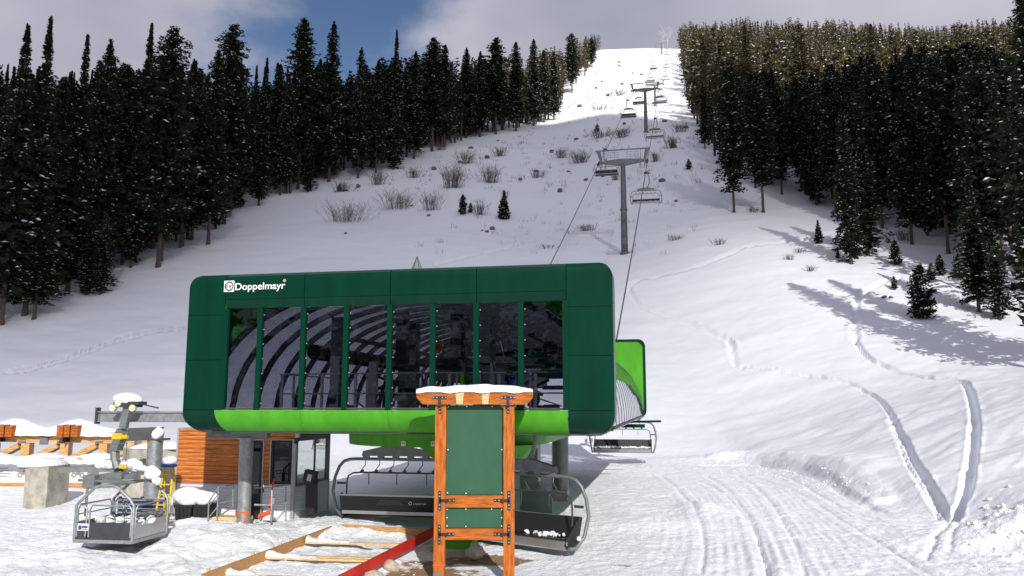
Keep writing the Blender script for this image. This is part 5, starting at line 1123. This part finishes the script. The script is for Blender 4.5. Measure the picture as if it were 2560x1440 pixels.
# ------------------------------------------------------------------ conifers
def quads_mesh(name, P, A, B, mats, taper=.45):
    """P centre, A half length, B half width -> kite-like leaf quads"""
    n = len(P); V = np.empty((n, 4, 3), np.float32); V[:, 0] = P - A; V[:, 1] = P - A * .1 + B; V[:, 2] = P + A; V[:, 3] = P - A * .1 - B
    me = bpy.data.meshes.new(name); me.vertices.add(4 * n); me.vertices.foreach_set('co', V.reshape(-1))
    me.loops.add(4 * n); me.loops.foreach_set('vertex_index', np.arange(4 * n, dtype=np.int32)); me.polygons.add(n); me.polygons.foreach_set('loop_start', np.arange(0, 4 * n, 4, dtype=np.int32))
    me.materials.append(mats); me.update(calc_edges=True); return me
def tree_arrays(h, rad, nb, per, kind, rs, base=.12, size=1.0):
    """needle sprays hung along drooping branches"""
    z = h * (base + (1 - base) * rs.random(nb) ** (.9 if kind == 'spire' else .85)); u = (z / h - base) / (1 - base)
    if kind == 'spire': prof = np.minimum(1, (1 - u) * 1.35) ** .9 * (1 - .25 * (u < .12)); prof = np.where(u > .78, .02 + (1 - u) * .9, prof)
    elif kind == 'round': prof = np.sqrt(np.clip(1 - ((u - .35) / .66) ** 2, 0, 1)) * (1 - .1 * u) * np.where(u < .1, .6, 1)
    else: prof = np.clip((1 - u) ** .62, 0, 1) * np.where(u < .08, .7, 1)
    ph = rs.random() * 6; az = rs.random(nb) * 2 * np.pi
    lobes = 1 + .22 * np.sin(az * 2 + ph + z * .5) + .18 * np.sin(z * 1.7 + ph * 2) ; L = rad * prof * lobes * (.55 + .6 * rs.random(nb)) + .05
    t = .12 + .88 * rs.random((nb, per)) ** .75; droop = (-.30 if kind == 'spire' else .06) * (1 - u)[:, None] + .16 * u[:, None]
    r = L[:, None] * t; zz = z[:, None] + r * droop - (.10 * r * t) + rs.normal(0, .07, t.shape)
    lat = rs.normal(0, .16, t.shape) * (.4 + r * .45); ca, sa = np.cos(az)[:, None], np.sin(az)[:, None]
    P = np.stack([ca * r - sa * lat, sa * r + ca * lat, zz], -1).reshape(-1, 3)
    n = len(P); s = size * (.20 + .16 * rs.random(n)) * (.34 + .75 * np.repeat(prof, per))
    d = np.stack([np.repeat(np.cos(az), per), np.repeat(np.sin(az), per), rs.normal(-.05, .35, n)], -1) + rs.normal(0, .5, (n, 3)); d /= np.linalg.norm(d, axis=1)[:, None]
    k = rs.normal(0, 1, (n, 3)); b = np.cross(d, k); b /= np.linalg.norm(b, axis=1)[:, None] + 1e-6
    A = d * s[:, None]; B = b * (s * .42)[:, None]
    # snow lying on the spray tops
    ns = max(1, n // 16); ix = rs.choice(n, ns, replace=False); ix = ix[(np.hypot(P[ix, 0], P[ix, 1]) > .25 * rad * .5)]
    return P, A, B, P[ix], s[ix]
def snow_mesh(name, P, s, rs, mat_, k=1.0):
    n = len(P); a = rs.random(n) * 2 * np.pi; sx_ = s * rs.uniform(.5, 1.15, n) * k; sy_ = s * rs.uniform(.3, .6, n) * k; hz = s * rs.uniform(.22, .4, n) * k
    c, s_ = np.cos(a), np.sin(a); V = np.empty((n, 6, 3), np.float32); Q = P + np.array([0, 0, 1]) * (s * .12)[:, None]
    tilt = rs.normal(0, .25, n)
    for i, (u, v, w_) in enumerate(((1, 0, 0), (0, 1, 0), (-1, 0, 0), (0, -1, 0), (0, 0, 1), (0, 0, -.35))):
        V[:, i, 0] = Q[:, 0] + c * u * sx_ - s_ * v * sy_; V[:, i, 1] = Q[:, 1] + s_ * u * sx_ + c * v * sy_; V[:, i, 2] = Q[:, 2] + w_ * hz + u * sx_ * tilt
    F = np.array([(0, 1, 4), (1, 2, 4), (2, 3, 4), (3, 0, 4), (1, 0, 5), (2, 1, 5), (3, 2, 5), (0, 3, 5)], np.int32)
    idx = (np.arange(n, dtype=np.int32)[:, None, None] * 6 + F[None]).reshape(-1)
    me = bpy.data.meshes.new(name); me.vertices.add(6 * n); me.vertices.foreach_set('co', V.reshape(-1)); me.loops.add(len(idx)); me.loops.foreach_set('vertex_index', idx)
    me.polygons.add(len(idx) // 3); me.polygons.foreach_set('loop_start', np.arange(0, len(idx), 3, dtype=np.int32)); me.polygons.foreach_set('use_smooth', np.ones(len(idx) // 3, bool)); me.materials.append(mat_); me.update(calc_edges=True); return me
def trunk_mesh(h, rs, r0=.21, dead=14):
    m = MB(); lean = rs.normal(0, .003, 2); pts = [(lean[0] * z, lean[1] * z, z) for z in (-.6, 0, .5, h * .3, h * .6, h * .85, h * .985)]
    m.tube(pts, [r0 * 1.5, r0 * 1.3, r0, r0 * .8, r0 * .5, r0 * .22, .015], 8)
    for k in range(dead):
        z = rs.uniform(.04, .4) * h; a = rs.random() * 6.28; l = rs.uniform(.5, 1.6); m.tube([(0, 0, z), (math.cos(a) * l, math.sin(a) * l, z - l * .25)], [.035, .012], 3, cap=False)
    return m.mesh('trunk', M['bark'], True)
VAR = []
spec = [('spire', 24, 2.1, .05), ('spire', 24, 1.8, .03), ('fir', 24, 2.6, .07), ('fir', 24, 2.9, .11), ('round', 24, 2.5, .16), ('round', 24, 2.9, .12), ('fir', 24, 2.4, .02), ('spire', 24, 2.3, .10)]
for i, (kd, h, rad, base) in enumerate(spec):
    rs = np.random.default_rng(100 + i)
    P, A, B, SP, SS = tree_arrays(h, rad, 560, 13, kd, rs, base)
    # dark inner mass so the crown is not see-through
    P2, A2, B2, _, _ = tree_arrays(h * .97, rad * .45, 170, 4, kd, rs, base + .02, 2.3)
    crown = quads_mesh('crown', np.concatenate([P, P2]), np.concatenate([A, A2]), np.concatenate([B, B2]), M['needle'])
    crown_o = crown.copy(); crown_o.materials.clear(); crown_o.materials.append(M['needle_sunlit_olive'])
    VAR.append((kd, h, rad, trunk_mesh(h, rs), crown, crown_o, snow_mesh('branch_snow', SP, SS, rs, M['snow'], 1.0)))
SM = []
for i, (kd, h, rad, base) in enumerate([('fir', 3.4, .95, .03), ('spire', 3.4, .62, .03), ('fir', 3.4, 1.15, .02)]):
    rs = np.random.default_rng(300 + i)
    P, A, B, SP, SS = tree_arrays(h, rad, 240, 9, kd, rs, base, .55)
    SM.append((kd, h, rad, trunk_mesh(h, rs, .06, 0), quads_mesh('crown', P, A, B, M['needle']), None, snow_mesh('branch_snow', SP, SS, rs, M['snow'], 1.15)))
def place_tree(v, p_, h, rz, label, group, cat='conifer tree', name='conifer_tree', wide=1.0, olive=False, snow=True):
    kd, h0, rad, tk, cr_, cro, sn = v
    t = thing(name, label, cat, p_, rz, group); s_ = h / h0; t.scale = (s_ * wide, s_ * wide, s_)
    for nm, me in (('trunk', tk), ('crown', cro if (olive and cro) else cr_), ('branch_snow', sn)):
        if nm == 'branch_snow' and not snow: continue
        o = bpy.data.objects.new(nm, me); col.objects.link(o); o.parent = t
        if nm == 'branch_snow': o['kind'] = 'stuff'
    return t
# forest edges in the picture, used only to decide where on the hillside the forest stands
EL = ([60, 90, 130, 160, 190, 235, 300, 330, 360, 385, 415, 440, 480, 545, 600, 640, 668, 700, 770, 810], [1640, 1590, 1500, 1490, 1470, 1410, 1400, 1240, 1130, 1060, 990, 880, 740, 600, 540, 440, 395, 230, 120, 10])
ER = ([60, 90, 220, 290, 330, 370, 430, 470, 500, 540, 580, 620, 680, 760, 830], [1680, 1690, 1705, 1725, 1745, 1755, 1800, 1850, 1960, 2080, 2190, 2330, 2440, 2500, 2590])
def skyL(px): return np.interp(px, [-200, 0, 60, 110, 250, 330, 450, 600, 700, 800, 850, 880, 960, 1100, 1180, 1230, 1300, 1430, 1480, 1530, 1600], [90, 120, 150, 180, 130, 120, 115, 125, 120, 110, 160, 170, 135, 115, 130, 130, 105, 80, 80, 78, 90])
def skyR(px): return np.interp(px, [1680, 1720, 1800, 1880, 2000, 2200, 2350, 2450, 2560, 2800], [62, 45, 42, 30, 42, 45, 60, 42, 32, 30])
def nearR(px): return np.interp(px, [1700, 1745, 1830, 1920, 2000, 2100, 2300, 2450, 2560, 2800], [300, 215, 165, 170, 180, 160, 110, 100, 130, 100])
cands = []; rs = np.random.default_rng(55)
def slim(Y): return 4.2 if Y < 130 else (4.7 if Y < 230 else 7.0)
Y = 56.0
while Y < 560:
    s_ = slim(Y); X = -.78 * Y - 4
    while X < .80 * Y + 4:
        x = X + rs.uniform(-.42, .42) * s_; y_ = Y + rs.uniform(-.42, .42) * s_; X += s_
        z = float(Hbase(x, y_)); bx_, by_ = project(x, y_, z)
        if not (-200 < bx_ < 2760): continue
        eL = np.interp(by_, *EL); eR = np.interp(by_, *ER); side = None
        if by_ < 812 and bx_ < eL - 4: side = 'L'
        elif by_ < 835 and bx_ > eR + 4: side = 'R'
        if 812 < by_ < 835 and bx_ < 0: side = 'L'
        if not side: continue
        if side == 'L' and Y > 90:
            # distance behind the forest front: look down the slope until open snow
            zf = float(Hbase(x * .72, y_ * .72)); fx, fy = project(x * .72, y_ * .72, zf)
            if fx < np.interp(fy, *EL) - 40 and bx_ < 800 and Y < 400 and rs.random() < .3: continue
        if Y > 180 and side == 'R' and float(vnoise(np.array([x / 17.0]), np.array([y_ / 26.0]), 88)[0]) > .24: continue
        h = rs.uniform(18, 27)
        if Y > 200: h *= .86
        lim = (skyL(bx_) if side == 'L' else skyR(bx_)) + abs(rs.normal(0, 26 if Y < 200 else 20)) + rs.uniform(0, 8)
        if side == 'R' and Y < 170: lim = max(lim, nearR(bx_) + abs(rs.normal(0, 25)))
        zt_lim = None; d_ = ray(bx_, lim); zl = EYE + d_.z / d_.y * y_
        h = min(h, zl - z)
        if h < 7: continue
        cands.append([x, y_, z, h, bx_, by_, side])
        if side == 'L' and bx_ > 700 and Y < 340:
            for q_ in range(2):
                xx, yy = x + rs.uniform(-2.5, 2.5), y_ + rs.uniform(.5, 4); zz = float(Hbase(xx, yy)); b2, c2_ = project(xx, yy, zz); l2 = skyL(b2) + abs(rs.normal(0, 22)); d2 = ray(b2, l2); hh_ = min(rs.uniform(15, 25), EYE + d2.z / d2.y * yy - zz)
                if hh_ > 6 and b2 < np.interp(c2_, *EL) - 2: cands.append([xx, yy, zz, hh_, b2, c2_, side])
        if rs.random() < (.5 if side == 'L' else .3) and Y < 150 and abs(bx_ - (eL if side == 'L' else eR)) < 150:
            xx, yy = x + rs.uniform(-2, 2), y_ + rs.uniform(-1, 2); cands.append([xx, yy, float(Hbase(xx, yy)), rs.uniform(5, 12), bx_, by_, side])
    Y += s_ * .9
# named individual trees: pixel of the foot, pixel row of the tip, variety, label
NT = [(2, 812, 60, 7, 'conifer cut by the left picture edge, bare leaning trunk showing'), (62, 790, 42, 0, 'very tall spire fir near the left edge, its thin tip against the sky'), (168, 735, 88, 0, 'tall spire fir with narrow pointed tip, second spire from the left'), (232, 700, 100, 2, 'tall conifer right of the second spire'), (395, 668, 70, 5, 'tall conifer with thick pale root flare standing forward of the left forest'), (340, 640, 58, 0, 'tall spire fir with needle-thin tip behind the pale-rooted conifer'), (520, 612, 125, 3, 'bushy snow-flecked conifer at the forest foot left of the station roof'), (560, 560, 62, 4, 'tall broad-headed conifer left of the blue gap in the sky'), (745, 472, 47, 4, 'tallest open-crowned conifer left of centre'), (822, 455, 54, 2, 'tall pointed conifer right of the tallest open-crowned one'), (985, 420, 74, 0, 'lone spire fir standing above the middle of the left forest'), (895, 445, 120, 2, 'conifer right of the sky notch'), (1080, 378, 95, 4, 'broad dark conifer near the middle of the left forest'), (1165, 345, 120, 2, 'dark pointed conifer towards the right of the left forest'), (1240, 335, 95, 4, 'snow-sided conifer by the forest corner'), (1290, 328, 105, 3, 'dark conifer at the forest corner'), (1385, 300, 130, 2, 'last dark conifer at the right end of the shaded left forest'), (1480, 168, 95, 5, 'lone open conifer standing out in the sunlit run'),
      (1110, 368, 112, 3, 'dense dark conifer right of the broad one in the middle left forest'), (1200, 342, 128, 2, 'dark conifer between the pointed and the snow-sided ones'), (1335, 315, 98, 2, 'tall conifer among the last of the shaded left forest'), (1360, 306, 125, 3, 'dense conifer beside the last dark one of the shaded left forest'), (1430, 232, 84, 4, 'conifer at the sunlit run where the left forest steps back'), (1035, 398, 128, 2, 'narrow dark conifer left of the broad one'), (940, 432, 150, 3, 'dense conifer left of the lone spire'),
      (1835, 530, 158, 5, 'two-tone right forest conifer with curved trunk foot in the snow'), (1908, 530, 190, 4, 'slender leaning conifer right of the curved-trunk one'), (2128, 662, 270, 6, 'low-branched conifer standing forward of the right forest'), (2170, 640, 330, 6, 'snow-flecked conifer beside the low-branched one'), (2448, 782, 440, 7, 'snowy conifer with bare brown trunk at the right'), (2500, 800, 560, 6, 'lower conifer between the brown trunk and the right edge'), (2280, 612, 230, 3, 'conifer with two bare leaning trunks in the right forest'), (1762, 372, 205, 2, 'first dark conifer at the left corner of the right forest'),
      (215, 740, 545, 6, 'lower conifer with visible grey trunk in front of the left forest'), (250, 738, 520, 6, 'bushy lower conifer beside the grey-trunked one'), (85, 800, 470, 3, 'snowy low conifer at the far left foot of the forest'), (770, 480, 335, 6, 'small dense conifer at the foot of the forest left of the stump'), (985, 425, 235, 6, 'full-skirted conifer below the lone spire')]
for i, (px, py, tp_, vi, lb) in enumerate(NT):
    p_ = ground(px, py, Hbase, 40); d_ = ray(px, tp_); h = EYE + d_.z / d_.y * p_.y - p_.z
    place_tree(VAR[vi], p_, h, i * 1.7, lb, None, wide=(1.0 if h > 14 else 1.35) * (1.15 if h < 20 else 1) * (1.25 if 1000 < px < 1500 else 1), olive=False)
    cands = [c for c in cands if math.hypot(c[0] - p_.x, c[1] - p_.y) > 2.6]
for x, y_, h, lb in ((34.6, 51.0, 25.5, 'big heavily snowed conifer cut by the right picture edge, nearest of the right forest'), (38.6, 50.0, 26, 'big conifer just outside the right picture edge')):
    t = place_tree(VAR[3], (x, y_, float(Hbase(x, y_))), h, x, lb, None, wide=1.05)
# small young firs
SP_ = [(1157, 538, 48, 0, 'left small fir of the pair above the station roof'), (1176, 533, 24, 0, 'tiny fir beside the left small fir'), (1260, 548, 70, 1, 'right, taller small fir above the station roof'), (2047, 608, 55, 1, 'slim lone young fir on the right slope'), (2095, 645, 26, 1, 'tiny fir below the slim lone young fir'), (2240, 664, 58, 0, 'small snowy fir in front of the right forest'), (2308, 795, 125, 2, 'bushy snow-loaded young fir lowest on the right slope'), (2236, 722, 32, 0, 'tiny fir above the snow trench on the right'), (2352, 690, 50, 0, 'small fir behind the bushy snow-loaded one'), (2330, 700, 40, 2, 'little fir touching the bushy snow-loaded one'), (2395, 690, 45, 0, 'small fir among the brush at the right'), (1722, 425, 26, 2, 'tiny fir at the right edge of the open slope'), (1735, 285, 40, 0, 'small snow-covered fir where sun meets shade'), (932, 420, 36, 1, 'tiny fir in the gap of the left forest'), (640, 456, 32, 0, 'tiny fir by the cut stump'), (590, 520, 70, 2, 'short dark fir by the left brush'), (1493, 330, 20, 2, 'tiny shrub-like fir by the shadow edge'), (430, 700, 0, 0, '')]
for i, (px, py, hp, vi, lb) in enumerate(SP_):
    if not hp: continue
    p_ = gp(px, py); h = hp / FPX * p_.y * 1.08; v = SM[vi]; place_tree(v, p_, h, i * 2.1, lb, 'young firs on the open slope', 'young fir', 'young_fir', 1.1)
# apparent size decides which conifers are objects of their own
cands.sort(key=lambda c: -c[3] / c[1] * (1 if -15 < c[4] < 2575 else .05))
NIND = 300 - len(NT)
BINS = [(80, 'at the far left edge'), (140, 'under the tall left spire'), (205, 'left of the second spire'), (270, 'above the two lower trees at the left'), (330, 'left of the needle-thin spire'), (400, 'around the pale-rooted conifer'), (470, 'between pale root flare and station corner'), (540, 'above the station left corner'), (610, 'under the left end of the blue sky gap'), (690, 'behind the cut stump'), (780, 'around the open-crowned giant'), (870, 'left of the sky notch'), (960, 'right of the sky notch'), (1060, 'around the lone spire'), (1180, 'above the brushy patch'), (1300, 'at the forest corner'), (1420, 'beside the shadow edge'), (1600, 'along the sunlit run, left side'),
 (1800, 'at the corner by the second tower'), (1870, 'behind the curved-trunk tree'), (1950, 'right of the slender leaning tree'), (2040, 'above the slim young fir'), (2120, 'left of the low-branched tree'), (2200, 'behind the low-branched tree'), (2290, 'above the leaning trunks'), (2380, 'above the bushy young fir'), (2460, 'around the brown-trunked tree'), (2540, 'left of the big edge tree'), (9999, 'at the right picture edge')]
def region(c):
    w_ = next(b_ for a_, b_ in BINS if c[4] < a_); hs = 'towering' if c[3] > 24 else ('tall' if c[3] > 20 else ('mid-height' if c[3] > 15 else ('short' if c[3] > 9 else 'young')))
    if c[6] == 'L': return hs + ' dark conifer in the left forest ' + w_, 'conifers of the left forest'
    if c[1] < 168: return hs + ' snow-flecked conifer in the shaded right forest ' + w_, 'conifers of the shaded right forest'
    return hs + ' sunlit olive conifer on the upper right hillside ' + w_, 'conifers of the sunlit right hillside'
rs = np.random.default_rng(9)
def pick(c): 
    r_ = rs.random()
    if c[6] == 'L' and c[4] < 900: return [0, 1, 2, 3, 4, 7, 2, 0][int(r_ * 8)]
    return [2, 3, 4, 5, 6, 5, 4, 1][int(r_ * 8)]
for c in cands[:NIND]:
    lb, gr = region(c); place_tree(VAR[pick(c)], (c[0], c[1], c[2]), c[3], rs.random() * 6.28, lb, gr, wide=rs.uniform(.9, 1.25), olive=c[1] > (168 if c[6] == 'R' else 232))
rest = cands[NIND:]
print('conifers', len(cands), 'rest', len(rest))
FV = []
for i, kd in enumerate(['fir', 'round', 'spire', 'round', 'fir']):
    r2 = np.random.default_rng(500 + i); FV.append(tree_arrays(22, 2.6 if kd != 'spire' else 1.9, 95, 3, kd, r2, .14, 2.3))
for olive in (False, True):
    P_, A_, B_, S_, Z_ = [], [], [], [], []; tk = MB()
    for c in rest:
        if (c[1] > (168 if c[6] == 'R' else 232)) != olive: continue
        P, A, B, SP, SS = FV[int(rs.random() * len(FV))]; a = rs.random() * 6.28; s_ = c[3] / 22; wd = rs.uniform(.8, 1.45)
        Rm = np.array([[math.cos(a), -math.sin(a), 0], [math.sin(a), math.cos(a), 0], [0, 0, 1]]); sc3 = np.array([s_ * wd, s_ * wd, s_]); o3 = np.array(c[:3])
        P_.append((P * sc3) @ Rm.T + o3); A_.append((A * s_) @ Rm.T); B_.append((B * s_) @ Rm.T); S_.append((SP * sc3) @ Rm.T + o3); Z_.append(SS * s_)
        tk.tube([(c[0], c[1], c[2] - .5), (c[0], c[1], c[2] + c[3] * .9)], [.28, .04], 4, cap=False)
    if not P_: continue
    nm = 'far_forest_sunlit' if olive else 'forest_interior'
    me_ = quads_mesh(nm, np.concatenate(P_), np.concatenate(A_), np.concatenate(B_), M['needle_sunlit_olive' if olive else 'needle'])
    r_ = bpy.data.objects.new(nm, me_); col.objects.link(r_); r_['kind'] = 'stuff'
    sn = snow_mesh('forest_snow', np.concatenate(S_), np.concatenate(Z_), rs, M['snow'], 1.1 if olive else .8); o = bpy.data.objects.new('branch_snow', sn); col.objects.link(o); o.parent = r_; o['kind'] = 'stuff'
    o = part('trunks', tk, M['bark'], r_, kind='stuff')
# forest on the valley side behind the viewer, seen only in the glass
P_, A_, B_ = [], [], []
for k in range(420):
    P, A, B, SP, SS = FV[k % 5]; x = rs.uniform(-130, 130); y_ = -50 - rs.random() * 110; z = float(Hbase(x, y_)); s_ = rs.uniform(.8, 1.2); o3 = np.array([x, y_, z]); P_.append(P * s_ + o3); A_.append(A * s_); B_.append(B * s_)
me_ = quads_mesh('valley_forest', np.concatenate(P_), np.concatenate(A_), np.concatenate(B_), M['needle']); r_ = bpy.data.objects.new('valley_forest', me_); col.objects.link(r_); r_['kind'] = 'stuff'
# frosted bare tree on the summit
fp = ground(1648, 96, Hbase, 60); fp = lane(508, 1.5); fp.z = float(Hbase(fp.x, fp.y)); m = MB(); rnd = random.Random(6)
def branch(p, d, l, r_, dep):
    q_ = p + d * l; m.tube([p, q_], [r_, r_ * .7], 4, cap=False)
    if dep == 0: return
    for i in range(3): branch(p + d * l * rnd.uniform(.45, 1), (d + Vector((rnd.gauss(0, .6), rnd.gauss(0, .6), rnd.uniform(.0, .5)))).normalized(), l * .62, r_ * .6, dep - 1)
for dx in (-1.2, 1.4): branch(Vector((dx, 0, -.5)), Vector((dx * .03, 0, 1)), 8.0, .22, 5)
ft = thing('frosted_tree', 'frost-white bare twin tree alone on the summit behind the top tower', 'bare tree', fp); part('branches', m, M['frost'], ft)
